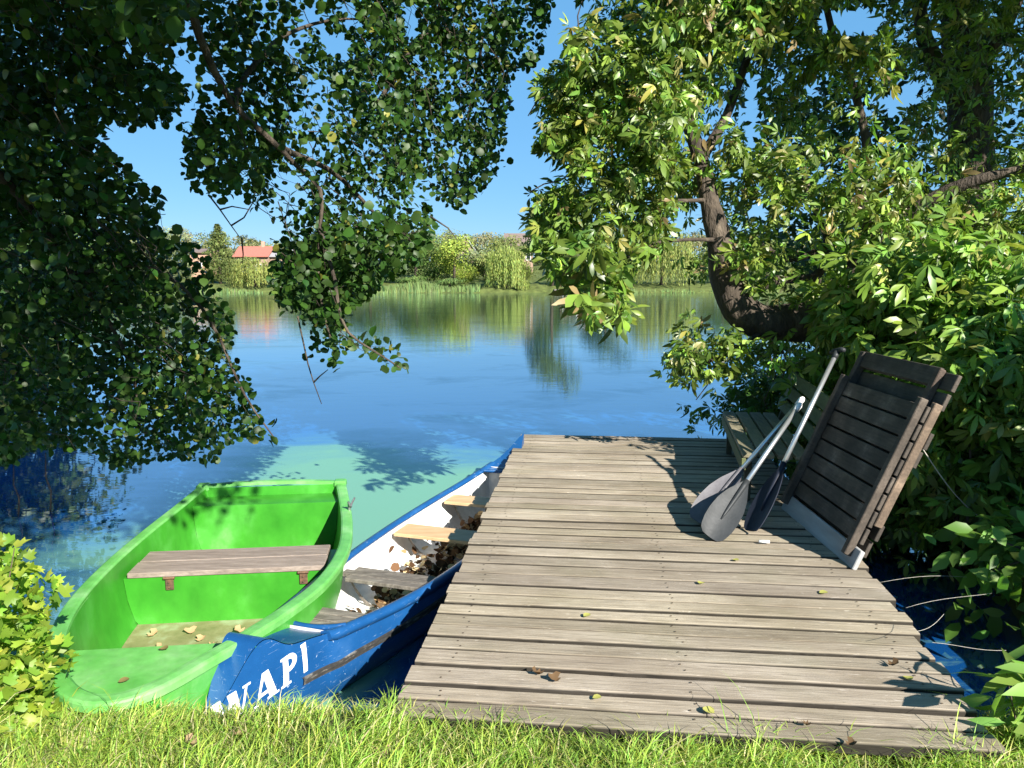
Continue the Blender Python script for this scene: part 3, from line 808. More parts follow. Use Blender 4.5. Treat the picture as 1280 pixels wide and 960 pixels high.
def bank_shrubs():
    g = 'young chestnut saplings behind the tipped table'
    spec = [
        (1075, 345, 5.9, .55, 'bright sapling rising between the chestnut trunk and the tipped table'),
        (1130, 320, 5.6, .6, 'tall bright green sapling straight above the top corner of the tipped table'),
        (1185, 300, 5.3, .65, 'tallest of the bright leafy saplings beside the tipped table'),
        (1245, 330, 5.0, .6, 'sunlit sapling with broad pale leaves near the right bank edge'),
        (1205, 420, 4.7, .55, 'low bright sapling in front of the taller ones near the table'),
        (1290, 420, 4.6, .55, 'leafy green sapling half out of view by the right bank'),
    ]
    for px, py, y, r, lab in spec:
        top = at_y(px, py, y)
        b = np.array([top[0] + .15, y + .1, float(max(ground_h(top[0] + .15, y + .1), -.5))])
        stems = [[b, (b + top) / 2 + np.array([RNG.normal(0, .08), RNG.normal(0, .08), 0]), top + np.array([dx, RNG.normal(0, .1), .02])] for dx in (-.2, 0, .22)]
        hgt = top[2] - b[2]
        blobs = [(top + np.array([0, 0, -.2]), (r * .75, r * .6, .32), 1.0), (top + np.array([.1, .1, -.65]), (r, r * .7, .42), 1.2), (b + np.array([0, .1, hgt * .35]), (r * .9, r * .6, hgt * .35), 1.0)]
        shrub('chestnut_sapling', lab, 'sapling', b, stems, blobs, 260, T_PALM5, .118, (.135, .225, .032), 'chestnut_leaf', g, None, 3, .8, [(.30, .30, .08)], .05)
    # the dark understorey on the right bank
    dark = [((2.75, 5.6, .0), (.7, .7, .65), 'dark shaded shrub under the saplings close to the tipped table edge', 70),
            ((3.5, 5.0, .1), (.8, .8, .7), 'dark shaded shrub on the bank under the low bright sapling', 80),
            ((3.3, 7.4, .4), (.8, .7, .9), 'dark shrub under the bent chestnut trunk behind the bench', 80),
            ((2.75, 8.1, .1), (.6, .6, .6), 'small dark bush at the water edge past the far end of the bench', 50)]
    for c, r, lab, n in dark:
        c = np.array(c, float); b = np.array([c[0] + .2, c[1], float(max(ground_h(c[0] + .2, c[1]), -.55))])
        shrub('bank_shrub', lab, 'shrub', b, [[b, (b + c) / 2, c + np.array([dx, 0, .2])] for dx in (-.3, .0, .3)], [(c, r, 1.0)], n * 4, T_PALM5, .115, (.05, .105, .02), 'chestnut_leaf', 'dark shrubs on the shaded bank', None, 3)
    # unseen bush added out of frame to the right to shade the water's edge
    c = np.array([4.05, 3.25, 1.0]); b = np.array([4.1, 3.25, -.05])
    shrub('shade_bush', 'unseen tall round bush added on the right bank to shade the water edge', 'shrub', b, [[b, c, c + np.array([dx, 0, .6])] for dx in (-.4, 0, .4)], [(c, (1.0, 1.1, 1.25), 1.0)], 1100, T_OVAL, .11, (.06, .13, .03), nleaf=8)
    # lit bush over the water
    c = at_y(1262, 720, 3.9); b = np.array([c[0] + .35, 3.95, -.2])
    shrub('dogwood_bush', 'sunlit bush with large oval leaves leaning over dark water beside the dock', 'shrub', b, [[b, (b + c) / 2 + np.array([0, 0, .15]), c + np.array(e)] for e in ((-.2, -.1, .25), (-.15, 0, 0), (0, -.1, .3))], [(c + np.array([.12, .1, .02]), (.34, .3, .34), 1.0), (c + np.array([-.02, -.1, .12]), (.22, .2, .16), .5)], 50, T_OVAL, .135, (.10, .19, .035), nleaf=5)
    # plant at the near right dock corner
    b = np.array([1.76, 2.42, -.12])
    t = shrub('leafy_plant', 'small bright plant with upright lance leaves at the near dock corner', 'plant', b, [[b, b + np.array([dx * .5, dy, .12]), b + np.array([dx, dy, .3])] for dx, dy in ((-.1, 0), (.02, .05), (.08, -.03))], [(b + np.array([0, .0, .18]), (.14, .12, .17), 1.0)], 15, T_LANCE, .15, (.17, .27, .05), nleaf=5, length=.1, spread=.03, stem_r=.005)
    # bright bush at the lower left
    b = np.array([-1.95, 2.62, -.15])
    poly = [(-60, 655), (0, 672), (24, 678), (38, 705), (72, 728), (80, 748), (62, 770), (66, 800), (88, 812), (92, 828), (70, 842), (60, 870), (82, 890), (60, 925), (-60, 930)]
    blobs = [((-2.15, 2.9, .28), (.3, .25, .28), 1.0), ((-1.9, 2.7, .12), (.3, .25, .28), 1.2), ((-1.75, 2.55, -.02), (.3, .2, .14), 1.2), ((-2.3, 2.7, .1), (.35, .3, .4), .8)]
    shrub('currant_bush', 'yellow green lobed leaf bush beside the bow of the rowing boat', 'shrub', b, [[b, b + np.array([dx * .5, .1, .3]), b + np.array([dx, .2, .62])] for dx in (-.3, -.12, .05)], blobs, 420, T_SHR, .052, (.17, .265, .028), poly=poly, nleaf=6, length=.16, spread=.05, odd=[(.30, .34, .05)], podd=.15, stem_r=.006)


bank_shrubs()


# ----------------------------------------------------------------- grass
def grass():
    n = 130000
    x = RNG.uniform(-3.2, 2.9, n); y = RNG.uniform(1.3, 2.85, n)
    d = y - np.interp(x, SHX, SHY)
    keep = d < .12 + RNG.normal(0, .03, n)
    # the dock covers its own strip
    xl, yl = (x + .417) * math.cos(R(6)) - (y - 2.49) * math.sin(R(6)), (x + .417) * math.sin(R(6)) + (y - 2.49) * math.cos(R(6))
    keep &= ~((xl > -.01) & (xl < 2.06) & (yl > .02))
    keep &= ~((y > 1.0) & (y < 1.7) & (RNG.random(n) < .5))
    bald = np.array([mnoise.noise(Vector((a * 2.3, b * 4.1, 11))) + .5 * mnoise.noise(Vector((a * 9, b * 9, 2))) for a, b in zip(x, y)])
    keep &= (bald > -.35) | (RNG.random(n) < .12)
    x, y = x[keep], y[keep]
    n = len(x)
    z = ground_h(x, y) - .02
    base = np.stack([x, y, z], 1)
    cl = np.array([mnoise.noise(Vector((a * 3.1, b * 3.1, 4))) for a, b in zip(x, y)])
    L = (.056 + .036 * np.clip(cl, -1, 1)) * RNG.uniform(.5, 1.5, n) + .015
    L *= np.where((xl[keep] > -.02) & (xl[keep] < 2.08) & (yl[keep] > -.6), .9, 1.0)
    L *= np.where((x < -.45) & (y > 2.45), .72, 1.0) * np.where(RNG.random(n) < .03, 1.7, 1.0)
    ang = RNG.uniform(0, 2 * math.pi, n) 
    lean = np.stack([np.cos(ang), np.sin(ang), np.zeros(n)], 1) * RNG.uniform(.3, 1.3, (n, 1)) + np.array([[.25, -.05, 0]]) * cl[:, None]
    sd = np.stack([-np.sin(ang + .5), np.cos(ang + .5), np.zeros(n)], 1) * RNG.uniform(.0012, .0026, (n, 1))
    up = np.array([0, 0, 1.0])
    m = base + (lean * .25 + up * .62) * L[:, None]
    m2 = base + (lean * .65 + up * .92) * L[:, None]
    tip = base + (lean * 1.15 + up * 1.0) * L[:, None]
    V = np.stack([base - sd, base + sd, m - sd, m + sd, m2 - sd * .7, m2 + sd * .7, tip], 1)
    T = np.array([(0, 1, 3), (0, 3, 2), (2, 3, 5), (2, 5, 4), (4, 5, 6)])
    Fc = (T[None] + (np.arange(n) * 7)[:, None, None]).reshape(-1, 3)
    C = leaf_cols(n, (.26, .38, .06), .25, .14, [(.52, .46, .24), (.44, .42, .14)], .18)
    C *= (1 + .35 * cl)[:, None]
    o = mesh_obj('grass', V.reshape(-1, 3), Fc, M['grass_blade'], None, False, np.repeat(C, 7, 0).astype(np.float32))
    tag(o, 'bright green grass along the edge of the bank', 'grass', kind='stuff')


grass()

# ----------------------------------------------------------------- dock
DR = R(-6); DO = np.array([-.417, 2.49, 0.0])
DX = np.array([math.cos(DR), math.sin(DR), 0]); DY = np.array([-math.sin(DR), math.cos(DR), 0])


def dock():
    t = empty('dock', DO, 'weathered grey plank dock running out over the lake from the grass', 'dock', rz=DR)
    mb = MB()
    y = -.02
    k = 0
    while y < 4.70:
        w = random.uniform(.088, .128)
        gap = random.uniform(.013, .023)
        x0 = random.uniform(-.012, .012); x1 = float(np.interp(y, [-.1, .13, 1.56, 4.7], [2.03, 2.015, 2.115, 2.17])) + random.uniform(-.018, .018)
        z0 = random.uniform(-.004, .004)
        skew = random.uniform(-.004, .004)
        n = 26
        V = []; Fc = []
        ch = .006
        for i in range(n):
            f = i / (n - 1); x = x0 + (x1 - x0) * f
            ja = mnoise.noise(Vector((x * 3.1, k * 7.3, 1))) * .004 + mnoise.noise(Vector((x * 14, k * 7.3, 5))) * .0022
            jb = mnoise.noise(Vector((x * 3.1, k * 7.3, 9))) * .004 + mnoise.noise(Vector((x * 14, k * 7.3, 15))) * .0022
            jz = mnoise.noise(Vector((x * 1.5, k * 5.1, 3))) * .003
            a = y + skew * (f - .5) + ja; b = y + w + skew * (f - .5) + jb
            zt = z0 + jz
            V += [(x, a, zt - .04), (x, a, zt - ch), (x, a + ch * 1.2, zt), (x, b - ch * 1.2, zt), (x, b, zt - ch), (x, b, zt - .04)]
        for i in range(n - 1):
            for q in range(6):
                Fc.append((i * 6 + q, i * 6 + (q + 1) % 6, (i + 1) * 6 + (q + 1) % 6, (i + 1) * 6 + q))
        Fc.append(tuple(range(6))); Fc.append(tuple((n - 1) * 6 + q for q in range(6))[::-1])
        tone = random.uniform(.74, 1.10)
        nb0 = len(mb.c)
        mb.add(V, [f[::-1] for f in Fc], (tone, tone * random.uniform(.975, 1.0), tone * random.uniform(.93, 1.0)))
        # the plank sides are coloured far darker so the gaps read as dark lines
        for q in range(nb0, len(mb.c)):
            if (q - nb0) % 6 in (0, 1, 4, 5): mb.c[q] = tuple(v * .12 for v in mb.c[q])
        for bx in (.14, 1.05, 1.92):
            for q in (.28, .72):
                nx = bx + random.uniform(-.02, .02); ny = y + w * q + random.uniform(-.01, .01)
                mb.add([(nx + .0045 * math.cos(a * 1.0472), ny + .0045 * math.sin(a * 1.0472), z0 + .0035) for a in range(6)], [tuple(range(6))], (.22, .18, .15))
        y += w + gap; k += 1
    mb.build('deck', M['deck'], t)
    for bx in (.14, 1.05, 1.92):
        b = MB(); b.box((bx, 2.40, -.117), (.09, 4.46, .14)); b.build('beam', M['worn_wood'], t)
    for bx in (.14, 1.92):
        for by in (1.2, 2.9, 4.5):
            b = MB(); b.tube([(bx + (.10 if bx < 1 else -.10), by, -1.45), (bx + (.10 if bx < 1 else -.10), by, -.045)], .055, 10); b.build('post', M['worn_wood'], t, True)


dock()


# ----------------------------------------------------------------- loft helper for boats
class Frame2:
    def __init__(s, o, d):
        s.o = np.asarray(o, float); s.d = np.asarray(d, float); s.d /= np.linalg.norm(s.d)
        s.n = np.array([s.d[1], -s.d[0], 0])
    def __call__(s, u, v, z):
        p = s.o + s.d * u + s.n * v
        return np.array([p[0], p[1], z])


def loft(rows, close=False):
    rows = [list(r) for r in rows]
    m = len(rows[0]); V = [p for r in rows for p in r]; Fc = []
    for i in range(len(rows) - 1):
        for k in range(m if close else m - 1):
            k2 = (k + 1) % m
            Fc.append((i * m + k, i * m + k2, (i + 1) * m + k2, (i + 1) * m + k))
    return V, Fc


def rowing_boat():
    # u runs from the stern (far) to the bow (near); v>0 is the boat's side away from the dock
    fr = Frame2((-1.73, 5.40, 0), (.115, -.993, 0))
    L = 2.86
    U = np.array([0, .35, .8, 1.25, 1.7, 2.05, 2.35, 2.58, 2.72, 2.80, 2.845, 2.86])
    HW = np.array([.475, .535, .595, .615, .575, .485, .370, .262, .182, .120, .060, .012])
    CV = np.array([0, 0, .0, .0, .02, .05, .07, .07, .06, .055, .05, .05])
    RZ = np.array([.005, -.03, -.055, -.06, -.055, -.045, -.03, -.012, -.004, .0, .002, .003])
    BZ = np.array([-.52, -.56, -.58, -.58, -.56, -.53, -.48, -.41, -.34, -.29, -.26, -.24])
    hw = lambda u: float(np.interp(u, us, spl[:, 0])); cv = lambda u: float(np.interp(u, us, spl[:, 1]))
    rz = lambda u: float(np.interp(u, us, spl[:, 2])); bz = lambda u: float(np.interp(u, us, spl[:, 3]))
    idx = np.linspace(0, len(U) - 1, 61)
    sp = spline(np.stack([U, HW, CV, RZ, BZ], 1), 91)
    us = sp[:, 0]; spl = sp[:, 1:]
    t = empty('rowing_boat', (-1.6, 4.0, WATER_Z), 'bright green fibreglass rowing boat with one grey wooden seat by the bank', 'rowing boat')
    prof = [(1.0, 0.0), (.985, .25), (.96, .5), (.90, .75), (.78, .90), (.55, .98), (0, 1.0)]
    out_rows = []; in_rows = []
    for u in us:
        h, c, r, b = hw(u), cv(u), rz(u), bz(u)
        ro = []
        for s in (-1, 1):
            seq = [(c + s * h * f, r - .015 + (b - r + .015) * g) for f, g in prof]
            ro.append(seq)
        row = ro[0] + ro[1][::-1][1:]
        out_rows.append([fr(u, v, z) for v, z in row])
        hi = max(h - .03, .02)
        ri = []
        for s in (-1, 1):
            ri.append([(c + s * hi * f, r + (b + .03 - r) * g) for f, g in prof])
        in_rows.append([fr(min(max(u, .03), L - .03), v, z) for v, z in ri[0] + ri[1][::-1][1:]])
    mb = MB()
    V, Fc = loft(out_rows); mb.add(V, Fc)
    mb.add(out_rows[0], [tuple(range(len(out_rows[0])))[::-1]]); mb.add(out_rows[-1], [tuple(range(len(out_rows[-1])))])
    V, Fc = loft(in_rows); mb.add(V, [f[::-1] for f in Fc])
    mb.add(in_rows[0], [tuple(range(len(in_rows[0])))]); mb.add(in_rows[-1], [tuple(range(len(in_rows[-1])))[::-1]])
    hull = mb.build('hull', M['green_paint'], t, True)
    # rim: a rolled flange all the way round
    path = [(u, cv(u) - hw(u), rz(u)) for u in us] + [(L + .0, cv(L), rz(L))] + [(u, cv(u) + hw(u), rz(u)) for u in us[::-1]]
    pa = np.array(path)
    sl = np.concatenate([[0], np.cumsum(np.linalg.norm(np.diff(pa, axis=0), axis=1))])
    q = np.linspace(0, sl[-1], 150)
    pa = np.stack([np.interp(q, sl, pa[:, k]) for k in range(3)], 1)
    for _ in range(4): pa[1:-1] = .25 * pa[:-2] + .5 * pa[1:-1] + .25 * pa[2:]
    path = [tuple(v) for v in pa]
    prof_r = [(-.030, -.012), (-.028, .004), (-.018, .010), (.0, .011), (.032, .009), (.040, .005), (.043, -.003), (.042, -.030), (.036, -.030), (.033, -.008), (0, -.004)]
    rows = []
    m = len(path)
    P3 = [fr(*p) for p in path]
    for i in range(m):
        a = P3[max(i - 1, 0)]; b = P3[min(i + 1, m - 1)]
        tt = b - a; tt[2] = 0; tt /= np.linalg.norm(tt) + 1e-9
        n = np.array([-tt[1], tt[0], 0])
        cen = fr(1.3, 0, 0)
        if n @ (P3[i] - cen) < 0: n = -n
        rows.append([P3[i] + n * q + np.array([0, 0, w]) for q, w in prof_r])
    mb = MB(); V, Fc = loft(rows, True); mb.add(V, Fc)
    # stern rim, slightly arched
    rows = []
    for f in np.linspace(-1, 1, 17):
        c0 = fr(0, f * (hw(0) + .03), rz(0) + .022 * (1 - f * f))
        rows.append([c0 - fr.d * 1.0 * q + np.array([0, 0, w]) for q, w in prof_r])
    V, Fc = loft(rows, True); mb.add(V, Fc)
    # stern corner caps
    for s in (-1, 1):
        c0 = fr(.0, s * (hw(0) + .005), rz(0) - .002)
        mb.box(c0, (.09, .09, .05), [fr.d, fr.n, np.array([0, 0, 1])], .012)
    mb.build('rim', M['green_rim'], t)

    def section(u, z, inset=.034):
        """half width of the inner hull at height z"""
        h, r, b = max(hw(u) - .03, .02), rz(u), bz(u) + .03
        g = (z - r) / (b - r)
        f = np.interp(g, [p[1] for p in prof], [p[0] for p in prof])
        return float(h * f) - .002
    def boxed(u0, u1, ztop, zbot, name, mat=M['green_paint'], rnd=.012):
        mb = MB()
        n = 9
        rows = []
        us_ = np.linspace(u0, u1, n)
        top = [[fr(u, cv(u) + s * section(u, ztop), ztop) for s in np.linspace(-1, 1, 9)] for u in us_]
        V, Fc = loft(top); mb.add(V, [f[::-1] for f in Fc])
        for u, flip in ((u0, True), (u1, False)):
            rows = []
            for z in np.linspace(ztop, zbot, 7):
                w = section(u, z)
                rows.append([fr(u, cv(u) + s * w, z) for s in np.linspace(-1, 1, 9)])
            V, Fc = loft(rows); mb.add(V, Fc if flip else [f[::-1] for f in Fc])
        # rounded nosing along the front edge
        o = mb.build(name, mat, t)
        return o
    boxed(.02, .26, -.06, -.50, 'stern_seat')
    boxed(.93, 1.27, -.165, -.54, 'seat_box')
    boxed(2.14, 2.82, -.15, -.50, 'bow_deck', M['green_rim'])
    mb = MB()
    rows = [[fr(u, cv(u) + s * section(u, -.435), -.435) for s in np.linspace(-1, 1, 9)] for u in np.linspace(.24, 2.16, 20)]
    V, Fc = loft(rows); mb.add(V, Fc); mb.build('floor', M['boat_floor'], t)
    # keel ridge on the floor ahead of the seat
    mb = MB()
    mb.box(fr(1.97, -.16, -.385), (.44, .085, .15), [fr.d, fr.n, np.array([0, 0, 1])], .03)
    mb.build('keel_ridge', M['green_rim'], t)
    # grey wooden seat plank
    mb = MB()
    for k, (a, b) in enumerate(((.925, 1.095), (1.10, 1.275))):
        uc = (a + b) / 2
        w0 = section(uc, -.14) - .012
        mb.box(fr(uc, cv(uc) + .02, -.148), (2 * w0 - .06, b - a, .03), [-fr.n, fr.d, np.array([0, 0, 1])], .004, col=(1, 1, 1) if k else (.92, .92, .92))
    mb.build('seat_plank', M['seat_wood'], t)
    for v in (.33, -.40):
        mb = MB()
        mb.box(fr(1.277, v, -.20), (.045, .008, .075), [fr.n, fr.d, np.array([0, 0, 1])], .003)
        mb.tube([fr(1.283, v - .03, -.165), fr(1.283, v + .03, -.165)], .008, 6)
        for dz in (-.018, .012): mb.tube([fr(1.279, v, -.20 + dz), fr(1.288, v, -.20 + dz)], .006, 6)
        mb.build('hinge', M['rust'], t)
    # oarlock on the dock side near the stern
    mb = MB()
    p0 = fr(.55, -(hw(.55) + .03), rz(.55))
    mb.tube([p0 + (0, 0, -.06), p0 + (0, 0, .05)], .009, 6)
    mb.tube([p0 + (0.0, -.03, .075), p0 + (0.01, -.02, .045), p0 + (0.01, 0.0, .03), p0 + (.01, .025, .045), p0 + (.03, .035, .085)], .007, 6)
    mb.build('oarlock', M['steel'], t)
    return fr, section, cv


BOAT_FR, BOAT_SEC, BOAT_CV = rowing_boat()


# ----------------------------------------------------------------- canoe
def canoe():
    fr = Frame2((-1.22, 2.775, 0), (.311, .950, 0))   # n points to the dock side (+x)
    L = 4.26
    t = empty('canoe', (-.5, 4.8, WATER_Z), 'blue canoe with white lettering and plank seats tied between the green boat and dock', 'canoe')
    tab = np.array([  # u, hw, sheer, keel
        [.00, .006, -.30, -.40], [.10, .045, -.16, -.47], [.20, .080, -.015, -.50], [.26, .095, .005, -.51], [.34, .115, -.095, -.525], [.45, .145, -.115, -.54],
        [.62, .185, -.145, -.56], [.90, .248, -.18, -.58], [1.3, .322, -.205, -.60], [1.8, .375, -.22, -.61], [2.3, .375, -.215, -.61], [2.8, .325, -.19, -.60],
        [3.2, .245, -.155, -.58], [3.55, .155, -.10, -.555], [3.8, .085, -.045, -.52], [4.0, .035, .03, -.46], [4.10, .015, .075, -.40], [4.16, .004, .085, -.30]])
    tab[:, 0] = np.where(tab[:, 0] < .5, tab[:, 0] * 1.25, tab[:, 0] + .1)
    us = np.concatenate([np.linspace(0, .7, 36), np.linspace(.75, 3.5, 40), np.linspace(3.53, L, 24)])
    g = lambda k: (lambda u: np.interp(u, tab[:, 0], tab[:, k]))
    def sm(k):
        y = np.interp(us, tab[:, 0], tab[:, k])
        for _ in range(7): y[1:-1] = .25 * y[:-2] + .5 * y[1:-1] + .25 * y[2:]
        return y
    HW, SH, KL = sm(1), sm(2), sm(3)
    hw = lambda u: float(np.interp(u, us, HW)); sh = lambda u: float(np.interp(u, us, SH)); kl = lambda u: float(np.interp(u, us, KL))
    prof = [(1.0, 0), (1.03, .12), (1.05, .28), (1.03, .45), (.96, .60), (.82, .76), (.58, .90), (.28, .97), (0, 1.0)]
    pf = lambda gg: float(np.interp(gg, [p[1] for p in prof], [p[0] for p in prof]))
    rows = []; inner = []
    for u in us:
        h, s, k = hw(u), sh(u), kl(u)
        L_ = [(-h * f, s + (k - s) * q) for f, q in prof]
        R_ = [(h * f, s + (k - s) * q) for f, q in prof]
        rows.append([fr(u, v, z) for v, z in L_ + R_[::-1][1:]])
        hi = max(h - .018, .003)
        inner.append([fr(u, v, max(z, -.488 + .02 * abs(v))) for v, z in [(-hi * f, s + .003 + (k + .035 - s) * q) for f, q in prof] + [(hi * f, s + .003 + (k + .035 - s) * q) for f, q in prof][::-1][1:]])
    mb = MB(); V, Fc = loft(rows); mb.add(V, Fc)
    mb.build('hull', M['blue_paint'], t, True)
    mb = MB(); i0 = int(np.searchsorted(us, .70)); i1 = int(np.searchsorted(us, 3.72))
    V, Fc = loft(inner[i0:i1]); mb.add(V, [f[::-1] for f in Fc])
    mb.add(inner[i0], [tuple(range(len(inner[i0])))]); mb.add(inner[i1 - 1], [tuple(range(len(inner[i1 - 1])))[::-1]])
    mb.build('liner', M['canoe_white'], t, True)
    # gunwales
    for s in (-1, 1):
        r2 = []
        for u in us[i0 - 2:i1 + 2]:
            c = (u, s * hw(u), sh(u))
            r2.append([fr(c[0], c[1] + s * q, c[2] + w) for q, w in ((-.034, -.008), (-.034, .008), (-.012, .016), (.012, .012), (.020, -.004), (.018, -.03), (.006, -.03))])
        mb = MB(); V, Fc = loft(r2, True); mb.add(V, Fc if s < 0 else [f[::-1] for f in Fc])
        mb.add(r2[0], [tuple(range(7))]); mb.add(r2[-1], [tuple(range(7))])
        mb.build('gunwale', M['blue_paint'], t, True)
    # decks at both ends
    for (a, b) in ((0.0, .76), (3.6, L)):
        r2 = []
        for u in us[(us >= a) & (us <= b)]:
            f = np.clip((u - .33) / .4, 0, 1) if a < 1 else np.clip((L - .2 - u) / .4, 0, 1)
            r2.append([fr(u, v * hw(u), sh(u) + .004 - .02 * f * (1 - v * v) * (hw(u) / .2)) for v in np.linspace(-1, 1, 7)])
        mb = MB(); V, Fc = loft(r2); mb.add(V, Fc)
        # coaming lip
        u = .755 if a < 1 else 3.605
        arc = [fr(u + (.045 if a < 1 else -.045) * (v * v - .4), v * hw(u), sh(u) + .008 - .012 * (1 - v * v)) for v in np.linspace(-1, 1, 11)]
        mb.tube(arc, .014, 6)
        mb.build('end_deck', M['blue_paint'], t, True)
    # rub strake on the dock side and the other side
    for s in (-1, 1):
        r2 = []
        for u in np.linspace(.50, 3.85, 60):
            z0 = sh(u) + (kl(u) - sh(u)) * np.interp(u, [.4, .8, 1.5, 3.75], [.46, .36, .28, .30])
            def pt(z, o):
                gg = (z - sh(u)) / (kl(u) - sh(u)); return fr(u, s * (hw(u) * pf(gg) + o), z)
            r2.append([pt(z0 + .020, -.003), pt(z0 + .015, .011), pt(z0 - .015, .011), pt(z0 - .020, -.003)])
        mb = MB(); V, Fc = loft(r2); mb.add(V, Fc if s > 0 else [f[::-1] for f in Fc]); mb.build('rub_strake', M['strake'], t)
    # seats: two worn boards near, two tan boards far
    def seat(u, w, mat, broken=False):
        z = sh(u) - .055
        hwid = hw(u) * 1.0 - .025
        mb = MB()
        n = 3 if broken else 1
        for k in range(n):
            ww = w / n
            uc = u - w / 2 + ww * (k + .5)
            a = -hwid + (random.uniform(.0, .10) if broken else 0)
            mb.box(fr(uc, (a + hwid) / 2, z + (random.uniform(-.006, .006) if broken else 0)), (hwid - a, ww * (.93 if broken else 1), .024), [fr.n, fr.d, np.array([0, 0, 1])], .003, col=(random.uniform(.8, 1.05),) * 3)
        mb.build('seat_board', mat, t)
        # curved support under the seat
        mb = MB()
        pts = [fr(u + w * .3, v * (hwid + .0), z - .015 - .22 * (1 - abs(v) ** 3)) for v in np.linspace(-1, 1, 13)]
        pts2 = [p + np.array([0, 0, -.03]) for p in pts]
        mb.add(pts + pts2, [(i, i + 1, 14 + i, 13 + i) for i in range(12)])
        mb.build('seat_hanger', M['worn_wood'], t)
    seat(.97, .20, M['worn_wood'], True)
    seat(1.62, .20, M['worn_wood'], True)
    seat(2.45, .22, M['tan_wood'])
    seat(3.12, .20, M['tan_wood'])
    # letters painted on the bow side facing the bank
    def glyph(ch):
        if ch == 'W':
            return [[(0, 1), (.25, 1), (.40, 0), (.20, 0)], [(.34, .0), (.40, 0), (.56, 1), (.50, 1)], [(.42, 1), (.66, 1), (.80, 0), (.60, 0)], [(.74, 0), (.80, 0), (.97, 1), (.90, 1)], [(.83, 1), (1.05, 1), (1.05, .93), (.83, .93)]]
        if ch == 'A':
            return [[(.36, 1), (.62, 1), (.98, 0), (.68, 0)], [(.36, 1), (.43, .80), (.17, 0), (.10, 0)], [(.22, .24), (.74, .24), (.70, .36), (.27, .36)], [(0, 0), (.27, 0), (.27, .08), (0, .08)], [(.58, 0), (1.05, 0), (1.05, .08), (.58, .08)]]
        if ch == 'P':
            g = [[(.12, 0), (.42, 0), (.42, 1), (.12, 1)], [(0, .92), (.14, .92), (.14, 1), (0, 1)], [(0, 0), (.55, 0), (.55, .08), (0, .08)]]
            for i in range(10):
                a0, a1 = R(90 - 18 * i), R(90 - 18 * (i + 1))
                ro, ri = (.48, .29), (.22, .13)
                g.append([(.44 + ro[0] * math.cos(a0), .71 + ro[1] * math.sin(a0)), (.44 + ro[0] * math.cos(a1), .71 + ro[1] * math.sin(a1)), (.44 + ri[0] * math.cos(a1), .71 + ri[1] * math.sin(a1)), (.44 + ri[0] * math.cos(a0), .71 + ri[1] * math.sin(a0))])
            return g
        return [[(.12, 0), (.48, 0), (.48, 1), (.06, 1)], [(0, .90), (.10, .92), (.10, 1), (0, 1)]]
    mb = MB()
    def hp(u, z, o):
        gg = np.clip((z - sh(u)) / (kl(u) - sh(u)), 0, 1)
        return fr(u, hw(u) * pf(gg) + o, z)
    x = .045
    for ch, wd in (('W', .17), ('A', .13), ('P', .10), ('I', .065)):
        for poly in glyph(ch):
            a, b, c, d = [np.array(q) for q in poly]
            rows = []
            for f in np.linspace(0, 1, 7):
                e0 = a + (d - a) * f; e1 = b + (c - b) * f
                row = []
                for h_ in np.linspace(0, 1, 4):
                    e = e0 + (e1 - e0) * h_
                    u = x + e[0] * wd; z = -.315 + e[1] * .135 + .055 * (u / .45)
                    row.append(hp(u, z, .003))
                rows.append(row)
            V, Fc = loft(rows); mb.add(V, Fc)
        x += wd + .018
    mb.build('lettering', M['letter_white'], t)
    return fr, hw, sh, kl


CFR, CHW, CSH, CKL = canoe()


def litter():
    # dead leaves gathered in the canoe: too many to count
    n = 1100
    cu = RNG.choice([1.25, 1.85, 2.2, 2.75, 3.3], n) + RNG.normal(0, .16, n)
    cu = np.clip(cu, .8, 3.4)
    v = np.array([RNG.normal(.05, .36) * CHW(u) for u in cu])
    z = np.full(n, -.475) + RNG.uniform(0, .05, n) + np.abs(v) * .12
    P = np.array([CFR(u, a, c) for u, a, c in zip(cu, v, z)])
    C = leaf_cols(n, (.09, .052, .028), .45, .04, [(.40, .28, .14), (.48, .38, .22)], .35)
    o = leaf_mesh('leaf_litter', M['litter_leaf'], None, P, rand_unit(n) * .8 + np.array([0, 0, .9]), rand_unit(n), RNG.uniform(.03, .07, n), C, T_ROUND)
    tag(o, 'brown dead leaves heaped in the bottom of the blue canoe', 'dead leaves', kind='stuff')


litter()


